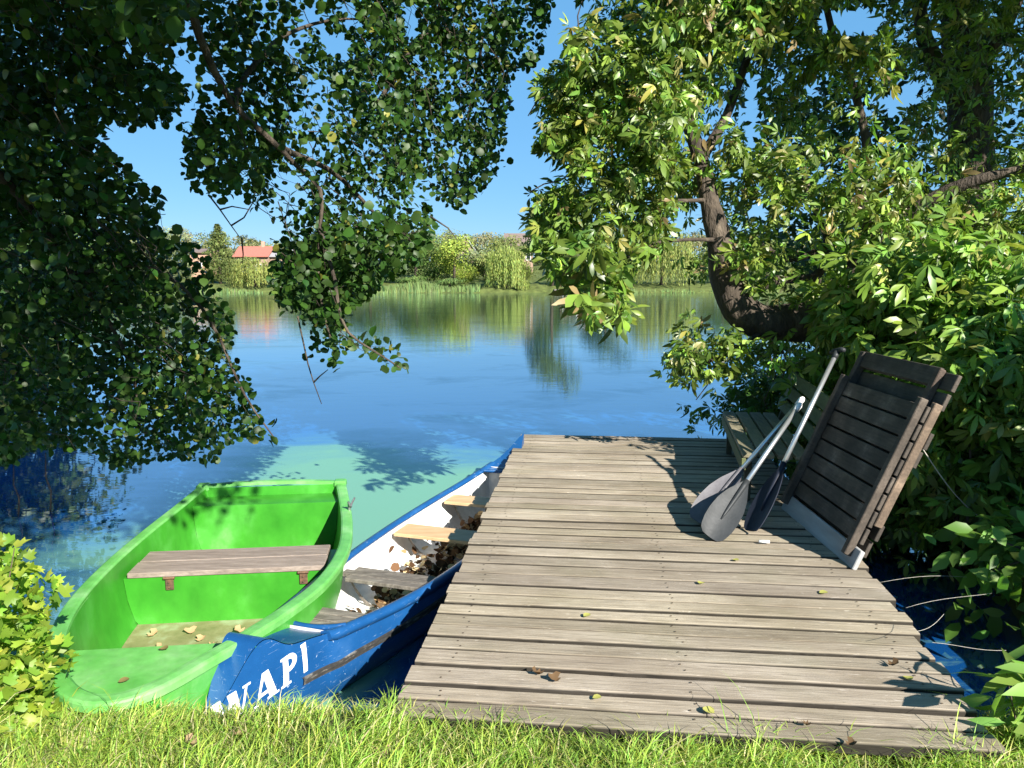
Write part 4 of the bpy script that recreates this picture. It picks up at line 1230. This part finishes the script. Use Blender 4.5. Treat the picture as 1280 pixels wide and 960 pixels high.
# ----------------------------------------------------------------- fallen leaves
def fallen():
    def leaf(name, p, rz, size, col, label, group, curl=.3):
        V, T = T_LOBED if curl > .9 else T_ROUND
        V = V * size
        V = V.copy(); V[:, 2] += curl * (V[:, 0] ** 2 + (V[:, 1] - size * .5) ** 2) / size
        V[:, 2] -= V[:, 2].min() - .002
        c, s = math.cos(rz), math.sin(rz)
        W = np.stack([V[:, 0] * c - V[:, 1] * s, V[:, 0] * s + V[:, 1] * c, V[:, 2]], 1)
        o = mesh_obj(name, W + np.asarray(p), T, M['litter_leaf'], None, False, np.tile(np.array(col, np.float32), (len(W), 1)), origin=p)
        tag(o, label, 'leaf', group)
    for px, py in ((752, 873), (874, 731), (738, 769), (1138, 852), (1035, 742), (878, 887), (923, 702)):
        leaf('fallen_leaf', on_z(px, py, .006), random.uniform(0, 6.28), random.uniform(.032, .045), (.34, .33, .09), 'yellow green fallen leaf lying on the sunlit dock planks', 'yellow leaves on the dock')
    for px, py in ((667, 845), (1007, 910), (1068, 931), (1123, 834), (690, 848)):
        leaf('fallen_leaf', on_z(px, py, .006), random.uniform(0, 6.28), random.uniform(.035, .05), (.12, .075, .04), 'curled brown fallen leaf lying on the sunlit dock planks', 'brown leaves on the dock', 1.2)
    for u, v in ((1.42, .36), (1.5, .1), (1.45, -.05), (1.62, .02), (1.8, .3), (1.55, -.25), (1.72, -.12), (1.4, .2), (1.95, .12), (1.6, .28)):
        p = BOAT_FR(u, v, -.43)
        leaf('fallen_leaf', p, random.uniform(0, 6.28), random.uniform(.05, .07), (.42, .29, .15), 'dry tan leaf lying on the muddy floor of the green boat', 'leaves on the boat floor', 1.0)
    for u, v in ((2.2, .05), (2.45, .12)):
        leaf('fallen_leaf', BOAT_FR(u, v, -.146), random.uniform(0, 6.28), .045, (.16, .13, .05), 'small dark leaf lying on the green bow deck', 'leaves on the bow deck', .8)
    for px, py in ((150, 918), (232, 932), (478, 940), (300, 925)):
        p = on_z(px, py, -.02)
        leaf('fallen_leaf', p, random.uniform(0, 6.28), .055, (.30, .21, .12), 'dry brown leaf caught in the grass below the boats', 'leaves in the grass', 1.0)


fallen()


# ----------------------------------------------------------------- table tipped on its side
def tipped_table():
    A = np.array([1.742, 3.80, 0.002])
    S = np.array([0, 1.0, 0]); Tt = np.array([.385, 0, .923]); Tt /= np.linalg.norm(Tt)
    Nb = np.cross(S, Tt); Nb = Nb if Nb[0] > 0 else -Nb           # away from the dock
    ax = [S, Tt, Nb]
    P = lambda s, t, n: A + S * s + Tt * t + Nb * n
    t = empty('folding_table', A, 'dark slatted wooden table tipped on its edge against the bushes', 'table')
    W = 1.065
    def slats(name, t0, t1, k, n, s0, s1, rag=0.0, mat=M['dark_wood'], gap=.012):
        mb = MB()
        h = (t1 - t0) / k
        for i in range(k):
            a = s0 + random.uniform(-rag, rag * .4); b = s1 + random.uniform(-.004, .004)
            c = random.uniform(.72, 1.2)
            mb.box(P((a + b) / 2, t0 + h * (i + .5), n + random.uniform(-.002, .002)), (b - a, h - gap, .022), ax, .003, col=(c, c * .98, c * .95))
        return mb.build(name, mat, t)
    slats('front_slats', .125, .925, 8, .03, .05, W - .02)
    mb = MB(); mb.box(P(W / 2 - .0, .055, .028), (W - .0, .108, .026), ax, .004); mb.build('edge_board', M['pale_wood'], t)
    for s in (.085, W - .055):
        mb = MB(); mb.box(P(s, .50, -.004), (.045, .90, .042), ax, .004, col=(1.1, 1.05, 1.0)); mb.build('front_rail', M['dark_wood'], t)
    slats('back_slats', .06, 1.13, 10, .098, .075, W - .01, .05, gap=.016)
    mb = MB(); mb.box(P(.055, .60, .062), (.035, .70, .045), ax, .004, col=(2.3, 2.0, 1.7)); mb.build('back_rail', M['dark_wood'], t)
    mb = MB(); mb.box(P(W - .03, .60, .062), (.05, 1.06, .05), ax, .004, col=(.9, .9, .9)); mb.build('back_rail', M['dark_wood'], t)
    mb = MB(); mb.box(P(.18, 1.02, .066), (.05, .22, .035), ax, .004, col=(1.3, 1.1, 1.0)); mb.build('back_rail', M['dark_wood'], t)
    mb = MB(); mb.box(P(W / 2 + .06, 1.085, .062), (W - .20, .10, .022), ax, .003, col=(.8, .78, .76)); mb.build('top_board', M['dark_wood'], t)


tipped_table()


def bench():
    o = np.array([1.50, 4.92, 0.0]); d = np.array([.187, .982, 0]); d /= np.linalg.norm(d)
    n = np.array([d[1], -d[0], 0]); z = np.array([0, 0, 1.0])
    P = lambda s, q, h: o + d * s + n * q + z * h
    t = empty('garden_bench', o, 'slatted greenish wooden bench standing on the far right part of the dock', 'bench')
    L = 1.62; H = .335
    mb = MB()
    for i, q in enumerate((.055, .165, .275, .385)):
        mb.box(P(L / 2, q, H), (L, .092, .03), [d, n, z], .005, col=(random.uniform(.8, 1.1),) * 3)
    mb.build('seat', M['bench_wood'], t)
    mb = MB(); mb.box(P(L / 2, .018, H - .058), (L, .03, .08), [d, n, z], .004, col=(.55, .72, .45)); mb.build('apron', M['bench_wood'], t)
    mb = MB()
    nb = (n * .3 + z * .95); nb /= np.linalg.norm(nb); fb = np.cross(d, nb)
    for h in (.12, .24, .35):
        mb.box(P(L / 2, .44, H) + nb * h, (L, .095, .026), [d, nb, fb], .004, col=(.42, .62, .4))
    mb.build('backrest', M['bench_wood'], t)
    for s in (.12, L - .12):
        for q in (.06, .42):
            mb = MB(); mb.box(P(s, q, (H - .02) / 2), (.045, .045, H - .03), [d, n, z], .004, col=(.35, .35, .33)); mb.build('leg', M['bench_wood'], t)
        mb = MB(); mb.box(P(s, .47, H) + nb * .16, (.04, .48, .04), [d, nb, fb], .004, col=(.35, .4, .33)); mb.build('back_post', M['bench_wood'], t)


bench()


# ----------------------------------------------------------------- paddles
def paddle(tip, top, blade_mat, label, facing, width=.175, blen=.46, grip='knob', shaft_top=True):
    tip = np.asarray(tip, float); top = np.asarray(top, float)
    d = top - tip; Lh = np.linalg.norm(d); d /= Lh
    f = np.asarray(facing, float); f = f - d * (f @ d); f /= np.linalg.norm(f)
    w = np.cross(d, f)
    t = empty('paddle', tip, label, 'paddle', 'paddles leaning on the tipped table')
    P = lambda l, q, h: tip + d * l + w * q + f * h
    # blade: spoon outline with thickness and a raised rib
    ls = np.array([0, .012, .04, .10, .18, .27, .36, .43, .48, .50]) * blen / .5
    hw = np.array([.050, .068, .080, .093, .097, .090, .068, .040, .020, .014]) * width / .19
    n = 24
    lu = np.linspace(0, ls[-1], n)
    rows_t = []; rows_b = []
    for l in lu:
        h = np.interp(l, ls, hw)
        cup = lambda v: .016 * (v * v) * (h / .095)
        rows_t.append([P(l, v * h, cup(v) + .004) for v in np.linspace(-1, 1, 9)])
        rows_b.append([P(l, v * h, cup(v) - .002) for v in np.linspace(-1, 1, 9)])
    mb = MB()
    V, Fc = loft(rows_t); mb.add(V, Fc); V, Fc = loft(rows_b); mb.add(V, [q[::-1] for q in Fc])
    for k in (0, 8):
        V, Fc = loft([[r[k] for r in rows_t], [r[k] for r in rows_b]]); mb.add(V, Fc)
    V, Fc = loft([rows_t[0], rows_b[0]]); mb.add(V, Fc)
    b = mb.build('blade', blade_mat, t, True)
    mb = MB(); mb.tube([P(l, 0, .006) for l in np.linspace(.14, blen, 8)], [.004, .009, .012, .014, .016, .017, .018, .019], 8)
    mb.build('rib', blade_mat, b, True)
    mb = MB(); mb.tube([P(blen - .02, 0, .006), P(Lh - .02, 0, .006)], .0145, 12); mb.build('shaft', M['alu'], t, True)
    mb = MB()
    if grip == 'tee':
        mb.tube([P(Lh - .05, 0, .006), P(Lh, 0, .006)], [.019, .019], 10)
        mb.tube([P(Lh + .005, -.058, .006), P(Lh + .012, -.03, .006), P(Lh + .014, .03, .006), P(Lh + .005, .058, .006)], [.013, .018, .018, .013], 10)
        mb.build('grip', M['blade_black'], t, True)
    else:
        mb.tube([P(Lh - .07, 0, .006), P(Lh - .02, 0, .006), P(Lh, 0, .006)], [.017, .021, .013], 10)
        mb.build('grip', M['white_plastic'], t, True)


paddle(on_z(871, 652, .02), at_y(1004, 498, 4.97), M['blade_grey'], 'paddle with a light grey blade and silver shaft, farthest from the camera', (-.35, -.75, .6), .18)
paddle(on_z(886, 671, .02), at_y(1000, 505, 4.90), M['blade_black'], 'paddle with a dark grey blade lying over the lighter one', (.15, -.75, .65), .185)
paddle(on_z(940, 664, .015), at_y(1047, 441, 4.93), M['blade_navy'], 'long paddle with black tee grip and navy blade in shade against the table', (-.92, -.36, .1), .185, .48, 'tee')

# small things on and around the dock
def small():
    p = on_z(955, 677, .012)
    mb = MB(); mb.tube([p + (-.028, .004, 0), p + (.0, 0, 0), p + (.03, -.004, 0)], .009, 8)
    o = mb.build('paper_roll', M['white_plastic'], None, True, origin=p); tag(o, 'tiny white paper roll lying on the planks beside the tipped table', 'litter')
    a = at_y(1150, 556, 4.1); b = at_y(1236, 655, 4.6)
    mb = MB(); mb.tube([a + (b - a) * f + np.array([0, 0, -.05 * math.sin(math.pi * f)]) for f in np.linspace(0, 1, 9)], .0035, 5)
    o = mb.build('rope', M['rope'], None, True, origin=a); tag(o, 'thin grey cord running from the tipped table to the bushes', 'rope')
    g = 'dead twigs standing in the water'
    for (x0, y0, x1, y1), lab in (((17, 580, 23, 645), 'thin dead twig standing in the water at the left edge'), ((57, 566, 63, 640), 'crooked dead twig standing in the water under the alder leaves')):
        bb = on_z(x1, y1, WATER_Z); tt = at_y(x0, y0, bb[1])
        mb = MB(); mb.tube([bb - (0, 0, .3), bb, bb + (tt - bb) * .35 + (.02, 0, 0), bb + (tt - bb) * .6 - (.015, 0, 0), tt], [.008, .008, .007, .006, .003], 5)
        o = mb.build('dead_twig', M['twig'], None, True, origin=bb); tag(o, lab, 'twig', g)
    g = 'dry stalks bent across the dark water'
    for i, (x0, y0, x1, y1, lab) in enumerate(((1100, 728, 1208, 722, 'dry pale stalk, topmost of those bent over the dark water'), (1132, 764, 1240, 738, 'long dry stalk slanting up over the dark water to the bush'), (1165, 808, 1258, 808, 'level dry stalk, lowest of those over the dark water'), (1146, 790, 1180, 766, 'short dry stalk poking up from beside the dock edge'))):
        a = at_y(x0, y0, 3.75 - .3 * i); b = at_y(x1, y1, 3.9 - .3 * i)
        mb = MB(); mb.tube([a + (b - a) * f + np.array([0, 0, .02 * math.sin(3 * f + i)]) for f in np.linspace(0, 1, 8)], .0009, 4)
        o = mb.build('dry_stalk', M['rope'], None, True, origin=a); tag(o, lab, 'stalk', g)


small()


# ----------------------------------------------------------------- the far shore
def gz(x, y): return float(ground_h(np.array(x), np.array(y)))


def crown_points(kind, n, h, w):
    if kind == 'round':
        lobes = [(np.array([0, 0, .62 * h]), np.array([.42 * w, .42 * w, .32 * h]))]
        for k in range(9):
            a = k * 2.4; r = RNG.uniform(.2, .36) * w
            lobes.append((np.array([math.cos(a) * r, math.sin(a) * r, (.14 + .72 * ((k * .382) % 1)) * h]), np.array([.27 * w, .27 * w, .18 * h]) * RNG.uniform(.7, 1.2)))
        P = []
        for c, r in lobes:
            k = n // len(lobes)
            P.append(c + rand_unit(k) * (RNG.random((k, 1)) ** .35) * r)
        P = np.concatenate(P)
    elif kind == 'cone':
        z = RNG.random(n) ** 1.3
        rad = w * .5 * (1 - z) ** .75 * (RNG.random(n) ** .4) * (1 + .25 * np.sin(z * 40))
        a = RNG.uniform(0, 6.283, n)
        P = np.stack([np.cos(a) * rad, np.sin(a) * rad, h * (.06 + .94 * z)], 1)
    else:  # weeping
        ns = n // 16
        v = rand_unit(ns); v[:, 2] = np.abs(v[:, 2])
        rr = RNG.uniform(.75, 1.0, (ns, 1))
        lob = 1 + .16 * np.sin(np.arctan2(v[:, 1], v[:, 0]) * 5 + 1)[:, None]
        top = v * np.array([.5 * w, .5 * w, .42 * h]) * rr * lob + np.array([0, 0, .58 * h])
        L = (top[:, 2] - .04 * h) * RNG.uniform(.55, 1.0, ns)
        t = np.tile(np.linspace(0, 1, 16), (ns, 1))
        P = np.repeat(top[:, None], 16, 1)
        P[:, :, 2] -= t * L[:, None]
        P[:, :, :2] *= (1 + .06 * t)[:, :, None]
        P = P.reshape(-1, 3)
        P += RNG.normal(0, .05, P.shape)
    P = P[P[:, 2] > .1]
    return P


def far_tree(name, label, cat, x, y, h, w, kind, col, n=2600, leaf=.34, group=None, var=.22):
    base = np.array([x, y, gz(x, y) - .1])
    t = empty(name, base, label, cat, group)
    mb = MB(); mb.tube([base, base + (0, 0, .35 * h), base + (.02 * w, 0, .8 * h)], [.045 * w * .6 + .06, .03 * w * .6 + .04, .02], 7)
    mb.build('trunk', M['bark'], t, True)
    P = crown_points(kind, n, h, w)
    n = len(P)
    if kind == 'weep':
        nrm = rand_unit(n) * .6 + np.concatenate([P[:, :2] / w * 2, np.full((n, 1), .2)], 1); d = np.tile(np.array([0, 0, -1.0]), (n, 1)) + RNG.normal(0, .12, (n, 3)); tm = T_LANCE; sz = leaf * 1.7
    else:
        nrm = rand_unit(n) * .5 + (P - np.array([0, 0, .5 * h])) / np.array([w * .5, w * .5, h * .45]) * .9; d = rand_unit(n); tm = T_OVAL; sz = leaf
    patch = clump_noise(P, 1.1, x)[:, None]
    C = leaf_cols(n, col, var, .08) * (1 + .25 * patch)
    leaf_mesh('crown', M['far_leaf'], t, P + base, nrm, d, sz * RNG.uniform(.7, 1.3, n), C, tm)
    return t


def copy_tree(o, loc, rz, sc, label, group=None):
    c = o.copy(); COL.objects.link(c); c.location = loc; c.rotation_euler = (0, 0, rz); c.scale = (sc[0], sc[0], sc[1])
    c['label'] = label
    if group: c['group'] = group
    for ch in list(o.children):
        q = ch.copy(); COL.objects.link(q); q.parent = c
    return c


def left_bank():
    for i, (x, y, r, h, lab) in enumerate(((-9.6, 14.3, 1.9, 4.0, 'big dark bush on the left bank mostly hidden behind the hanging alder leaves'), (-8.3, 11.5, 1.4, 2.9, 'smaller dark bush at the water edge behind the hanging alder leaves'))):
        b = np.array([x, y, gz(x, y)])
        stems = [[b, b + np.array([dx * .5, 0, h * .4]), b + np.array([dx, -.1, h * .8])] for dx in (-r * .6, 0, r * .6)]
        blobs = [(b + np.array([0, 0, h * .55]), (r, r * .8, h * .45), 1.0), (b + np.array([r * .3, -.3, h * .3]), (r * .9, r * .6, h * .3), .7)]
        shrub('willow_shrub', lab, 'shrub', b, stems, blobs, 520, T_OVAL, .17, (.035, .07, .018), nleaf=8, length=.5, spread=.15, stem_r=.05)


def px_x(px, y): return (px - 640) / F * y * .99


OLIVE = (.17, .20, .065); LIME = (.24, .30, .055); DARK = (.085, .135, .045); MID = (.095, .15, .04); WILL = (.22, .27, .07); PALE = (.20, .23, .12)


def far_shore():
    def T(name, label, cat, px, top, wpx, y, kind, col, n=2600, leaf=.34, group=None, pybase=None):
        x = px_x(px, y); zt = 1.5 + (345 - top) / F * y
        h = zt - gz(x, y)
        return far_tree(name, label, cat, x, y, h, wpx / F * y, kind, col, n, leaf, group)
    T('willow_tree', 'weeping willow with yellow green curtains standing left of the dark yew', 'tree', 632, 304, 52, 95, 'weep', WILL, 5200, .20)
    T('willow_tree', 'small round willow clump at the water between the big willow and yew', 'tree', 653, 346, 16, 93.6, 'weep', WILL, 1600, .14)
    T('willow_tree', 'weeping willow seen below the red roof through the alder leaves', 'tree', 318, 322, 62, 97, 'weep', (.20, .225, .06), 4200, .2)
    T('willow_tree', 'tall pale willow seen between the chestnut leaves right of the boathouse', 'tree', 828, 284, 92, 97, 'weep', (.22, .25, .07), 6000, .22)
    T('yew_tree', 'tall very dark evergreen tree standing beside the boathouse', 'tree', 690, 230, 74, 96, 'round', DARK, 5200, .36)
    T('lime_tree', 'lime yellow tree between the grey roof and the dark alder', 'tree', 568, 290, 58, 99, 'round', LIME, 3600, .32)
    T('broad_tree', 'soft green tree right behind the tall willow by the water', 'tree', 606, 312, 46, 108, 'round', OLIVE, 2600, .32)
    T('broad_tree', 'dark green round tree left of the lime yellow tree', 'tree', 520, 292, 78, 101, 'round', MID, 3600, .34)
    T('broad_tree', 'mid green tree over the reed bed behind the hanging alder leaves', 'tree', 462, 298, 80, 102, 'round', (.06, .11, .035), 3200, .34)
    T('broad_tree', 'green tree standing right of the grey roofed brown house', 'tree', 412, 308, 66, 103, 'round', MID, 2600, .34)
    T('poplar_tree', 'pointed olive green tree left of the red roof', 'tree', 275, 281, 54, 101, 'cone', (.13, .16, .05), 3600, .32)
    T('broad_tree', 'pale grey green tree left of the pointed olive tree', 'tree', 205, 280, 84, 112, 'round', PALE, 2800, .36)
    T('broad_tree', 'wide green tree far left behind the alder limbs', 'tree', 110, 292, 110, 104, 'round', MID, 2800, .38)
    T('broad_tree', 'olive tree at the left end of the far shore', 'tree', 10, 286, 110, 104, 'round', OLIVE, 2800, .38)
    T('broad_tree', 'dark green tree beside the boathouse behind the chestnut sprays', 'tree', 757, 268, 74, 99, 'round', (.05, .085, .03), 3000, .36)
    for px, top, col, lab in ((905, 300, MID, 'green tree across the lake just left of the bent trunk'), (960, 292, OLIVE, 'olive tree across the lake above the bent trunk'), (1025, 300, MID, 'green tree across the lake behind the chestnut fork'), (1100, 285, (.06, .1, .03), 'dark tree across the lake behind the saplings'), (1190, 292, OLIVE, 'olive tree across the lake at the right end'), (1290, 286, MID, 'green tree on the far shore outside the right edge')):
        T('broad_tree', lab, 'tree', px, top, 84, 100, 'round', col, 2200, .38)
    T('broad_tree', 'rounded olive tree in front of the brown roofed house', 'tree', 648, 299, 44, 112, 'round', OLIVE, 2400, .32)
    T('broad_tree', 'pale green tree hiding the wall of the steep grey roofed house', 'tree', 588, 306, 44, 114, 'round', PALE, 2600, .32)
    T('broad_tree', 'green tree hiding the wall of the red roofed house', 'tree', 300, 319, 66, 110, 'round', OLIVE, 2600, .32)
    T('broad_tree', 'round green tree below the grey roof of the brown house', 'tree', 362, 327, 50, 106, 'round', MID, 2200, .32)
    T('broad_tree', 'middling green tree right of the red roofed house behind alder leaves', 'tree', 385, 305, 70, 109, 'round', MID, 2400, .34)
    T('broad_tree', 'tall soft olive tree behind the dark round tree', 'tree', 545, 286, 60, 118, 'round', OLIVE, 2600, .36)
    T('broad_tree', 'soft olive tree rising behind the big willow', 'tree', 628, 290, 58, 122, 'round', OLIVE, 2600, .36)
    T('waterside_bush', 'low green bush at the far waterline below the lime yellow tree', 'shrub', 562, 346, 44, 94.5, 'round', (.09, .14, .04), 1500, .24)
    T('waterside_bush', 'dark low bush at the far waterline left of the willow', 'shrub', 594, 353, 18, 94.2, 'round', (.04, .07, .025), 700, .22)
    T('waterside_bush', 'green bush at the far waterline under the dark round tree', 'shrub', 515, 343, 40, 95.2, 'round', MID, 1300, .24)
    # the wooded ridge
    protos = []
    g = 'trees of the wooded ridge beyond the lake'
    for k, col in enumerate(((.20, .215, .09), (.18, .21, .085), (.22, .21, .11))):
        x = px_x(420 + 90 * k, 165)
        protos.append(far_tree('ridge_tree', 'pale olive tree in the treeline along the far ridge', 'tree', x, 165, 7.6, 8.5, 'round', col, 1500, .5, g))
    k = 0
    for px in range(-120, 1400, 21):
        y = 160 + (k * 37) % 40
        x = px_x(px + random.uniform(-5, 5), y)
        top = 291 + 4 * math.sin(px * .021) + random.uniform(-3, 3) + (4 if 340 < px < 420 else 0)
        h = 1.5 + (345 - top) / F * y - gz(x, y)
        copy_tree(protos[k % 3], (x, y, gz(x, y) - .1), random.uniform(0, 6.28), (random.uniform(.8, 1.2), h / 7.6), 'pale olive tree in the treeline along the far ridge', g)
        k += 1


far_shore()
left_bank()


def reeds():
    n = 5200
    px = np.concatenate([RNG.uniform(440, 560, 2600), RNG.uniform(-100, 330, 1100), RNG.uniform(560, 600, 300), RNG.uniform(780, 1200, 1200)])
    y = 92.2 + RNG.uniform(0, 1.6, n)
    x = (px - 640) / F * y
    base = np.stack([x, y, np.full(n, WATER_Z - .1)], 1)
    h = RNG.uniform(.5, 1.7, n) * np.where((px > 440) & (px < 600), 1, .55) * (.75 + .45 * np.array([mnoise.noise(Vector((q * .02, 3, 1))) for q in px]))
    lean = RNG.normal(0, .12, (n, 3)); lean[:, 2] = 0
    w = np.array([.07, 0, 0])
    tip = base + lean * h[:, None] + np.array([0, 0, 1]) * h[:, None]
    m = base + lean * .3 * h[:, None] + np.array([0, 0, .55]) * h[:, None]
    V = np.stack([base - w, base + w, m + w * .8, m - w * .8, tip], 1)
    T = np.array([(0, 1, 2), (0, 2, 3), (3, 2, 4)])
    Fc = (T[None] + (np.arange(n) * 5)[:, None, None]).reshape(-1, 3)
    C = leaf_cols(n, (.14, .20, .07), .25, .1)
    o = mesh_obj('reeds', V.reshape(-1, 3), Fc, M['far_leaf'], None, False, np.repeat(C, 5, 0).astype(np.float32))
    tag(o, 'pale green reed bed along the far waterline', 'reeds', kind='stuff')


reeds()


def house(name, label, px0, px1, py_top, py_eave, y, depth, wall, roof, windows=(), ridge='x', chimney=False):
    x0, x1 = px_x(px0, y), px_x(px1, y)
    zt = 1.5 + (345 - py_top) / F * y; ze = 1.5 + (345 - py_eave) / F * y
    zb = gz((x0 + x1) / 2, y) - .3
    c = np.array([(x0 + x1) / 2, y + depth / 2, zb])
    t = empty(name, c, label, 'house')
    mb = MB()
    xa, xb, ya, yb = x0 + .25, x1 - .25, y + .25, y + depth - .25
    if ridge == 'x':
        ym = y + depth / 2
        V = [(xa, ya, zb), (xb, ya, zb), (xb, yb, zb), (xa, yb, zb), (xa, ya, ze), (xb, ya, ze), (xb, yb, ze), (xa, yb, ze), (xa, ym, zt - .12), (xb, ym, zt - .12)]
        Fc = [(0, 1, 5, 4), (1, 2, 6, 9, 5), (2, 3, 7, 6), (3, 0, 4, 8, 7)]
    else:
        xm = (x0 + x1) / 2
        V = [(xa, ya, zb), (xb, ya, zb), (xb, yb, zb), (xa, yb, zb), (xa, ya, ze), (xb, ya, ze), (xb, yb, ze), (xa, yb, ze), (xm, ya, zt - .12), (xm, yb, zt - .12)]
        Fc = [(0, 1, 5, 8, 4), (1, 2, 6, 5), (2, 3, 7, 9, 6), (3, 0, 4, 7)]
    mb.add(V, Fc); mb.build('wall', wall, t)
    mb = MB()
    th = .14
    if ridge == 'x':
        for ys, ye in ((y - .2, ym), (y + depth + .2, ym)):
            a = [(x0, ys, ze - .1), (x1, ys, ze - .1), (x1, ye, zt), (x0, ye, zt)]
            b = [(p[0], p[1], p[2] + th) for p in a]
            mb.add(a + b, [(0, 1, 2, 3), (7, 6, 5, 4), (0, 4, 5, 1), (1, 5, 6, 2), (2, 6, 7, 3), (3, 7, 4, 0)])
    else:
        for xs in (x0 - .2, x1 + .2):
            a = [(xs, y, ze - .1), (xm, y, zt), (xm, y + depth, zt), (xs, y + depth, ze - .1)]
            b = [(p[0], p[1], p[2] + th) for p in a]
            mb.add(a + b, [(0, 1, 2, 3), (7, 6, 5, 4), (0, 4, 5, 1), (1, 5, 6, 2), (2, 6, 7, 3), (3, 7, 4, 0)])
    r = mb.build('roof', roof, t)
    if chimney:
        mb = MB(); mb.box(((x0 + x1) / 2 + 1, y + depth / 2, zt + .3), (.5, .5, 1.1), None, .03); mb.build('chimney', M['brick'], t)
    for (wx, wz, ww, wh) in windows:
        cx = x0 + wx * (x1 - x0); cz = zb + wz * (ze - zb)
        mb = MB()
        for dx, dz, sx, sz in ((-ww / 2, 0, .1, wh + .1), (ww / 2, 0, .1, wh + .1), (0, wh / 2, ww, .1), (0, -wh / 2, ww + .1, .1)):
            mb.box((cx + dx, y + .24, cz + dz), (sx, .08, sz))
        f = mb.build('window', M['white_trim'], t)
        mb = MB(); mb.box((cx, y + .25, cz), (ww - .08, .04, wh - .08)); mb.build('pane', M['window_glass'], f)
    return t


house('red_roofed_house', 'house with a bright red tiled roof across the lake', 292, 337, 309, 321, 118, 6, M['render_wall'], M['red_roof'], ((.3, .5, .9, 1.1), (.7, .5, .9, 1.1)), 'x', True)
house('brown_house', 'brown walled house with a grey roof next to the red roof', 336, 374, 313, 321, 119, 6, M['render_wall'], M['grey_roof'], ((.35, .55, 1.0, 1.2), (.75, .5, .9, 1.2)))
house('orange_house', 'small orange walled house left of the pointed olive tree', 236, 262, 312, 316, 120, 5, M['brick'], M['brown_roof'], ((.5, .5, .8, 1.0),))
house('grey_roofed_house', 'house with a steep grey roof behind the lime yellow tree', 566, 598, 297, 322, 128, 7, M['render_wall'], M['grey_roof'], ((.5, .6, .9, 1.1),), 'y')
house('brown_roofed_house', 'house with a brown roof on the slope left of the dark yew', 630, 668, 293, 308, 135, 6, M['render_wall'], M['brown_roof'], ((.4, .6, .9, 1.1), (.8, .6, .8, 1.1)))


def boathouse():
    y = 96.0
    x0, x1 = px_x(701, y), px_x(738, y)
    zb = gz((x0 + x1) / 2, y) - .2
    c = np.array([(x0 + x1) / 2, y + 1, zb])
    t = empty('boathouse', c, 'small pinkish brick boathouse with white posts by a dark jetty', 'boathouse')
    mb = MB(); mb.box((c[0], y + 1.3, zb + 1.15), (x1 - x0, 2.2, 2.3)); mb.build('wall', M['brick'], t)
    mb = MB()
    for f in (.08, .32, .55, .78): mb.box((x0 + f * (x1 - x0), y + .12, zb + 1.1), (.18, .14, 2.2), None, .01)
    mb.build('posts', M['white_trim'], t)
    mb = MB(); mb.box((x0 + .44 * (x1 - x0), y + .19, zb + .95), (.5, .03, 1.6)); mb.build('door', M['window_glass'], t)
    mb = MB(); mb.add([(x0 - .2, y - .1, zb + 2.25), (x1 + .2, y - .1, zb + 2.25), (x1 + .2, y + 2.6, zb + 2.25), (x0 - .2, y + 2.6, zb + 2.25), (x0 + .4, y + 1.2, zb + 2.9), (x1 - .4, y + 1.2, zb + 2.9)], [(0, 1, 5, 4), (1, 2, 5), (2, 3, 4, 5), (3, 0, 4), (3, 2, 1, 0)]); mb.build('roof', M['brown_roof'], t)
    yj = 92.0
    a, b = px_x(693, yj), px_x(734, yj)
    j = empty('jetty', ((a + b) / 2, yj, WATER_Z), 'low dark wooden jetty at the water in front of the boathouse', 'jetty')
    mb = MB(); mb.box(((a + b) / 2, yj + 1.4, WATER_Z + .34), (b - a, 3.2, .14), None, .02); mb.build('deck', M['worn_wood'], j)
    for k in range(5):
        mb = MB(); px = a + .2 + k * (b - a - .4) / 4; mb.tube([(px, yj + .15, WATER_Z - .6), (px, yj + .15, WATER_Z + .27)], .09, 6); mb.build('post', M['worn_wood'], j)


boathouse()

# ----------------------------------------------------------------- light
w = bpy.data.worlds.new('World'); SC.world = w; w.use_nodes = True
nt = w.node_tree; nt.nodes.clear()
sky = nt.nodes.new('ShaderNodeTexSky'); sky.sky_type = 'NISHITA'; sky.sun_disc = False
el = math.asin(SUNV[2]); az = math.atan2(SUNV[0], SUNV[1])
sky.sun_elevation = el; sky.sun_rotation = az
sky.altitude = 800; sky.air_density = 1.0; sky.dust_density = .05; sky.ozone_density = 4.0
bg = nt.nodes.new('ShaderNodeBackground'); bg.inputs['Strength'].default_value = .069
hs = nt.nodes.new('ShaderNodeHueSaturation'); hs.inputs['Saturation'].default_value = 1.12
nt.links.new(sky.outputs[0], hs.inputs['Color'])
nt.links.new(mixc(nt, .72, hs.outputs[0], (.95, 2.75, 4.9)), bg.inputs[0])
wo = nt.nodes.new('ShaderNodeOutputWorld'); nt.links.new(bg.outputs[0], wo.inputs[0])
sd = bpy.data.lights.new('sun', 'SUN'); sd.energy = 5.0; sd.angle = R(.53); sd.color = (1.0, .95, .86)
so = bpy.data.objects.new('sun', sd); COL.objects.link(so)
so.rotation_euler = Vector(SUNV).to_track_quat('Z', 'Y').to_euler(); so.location = (6, -10, 8)

SC.view_settings.view_transform = 'Standard'; SC.view_settings.look = 'None'
SC.view_settings.gamma = 1; SC.view_settings.use_curve_mapping = False
SC.view_settings.exposure = 1.38
SC.render.engine = 'CYCLES'
SC.cycles.max_bounces = 8; SC.cycles.transparent_max_bounces = 4
SC.cycles.use_denoising = True
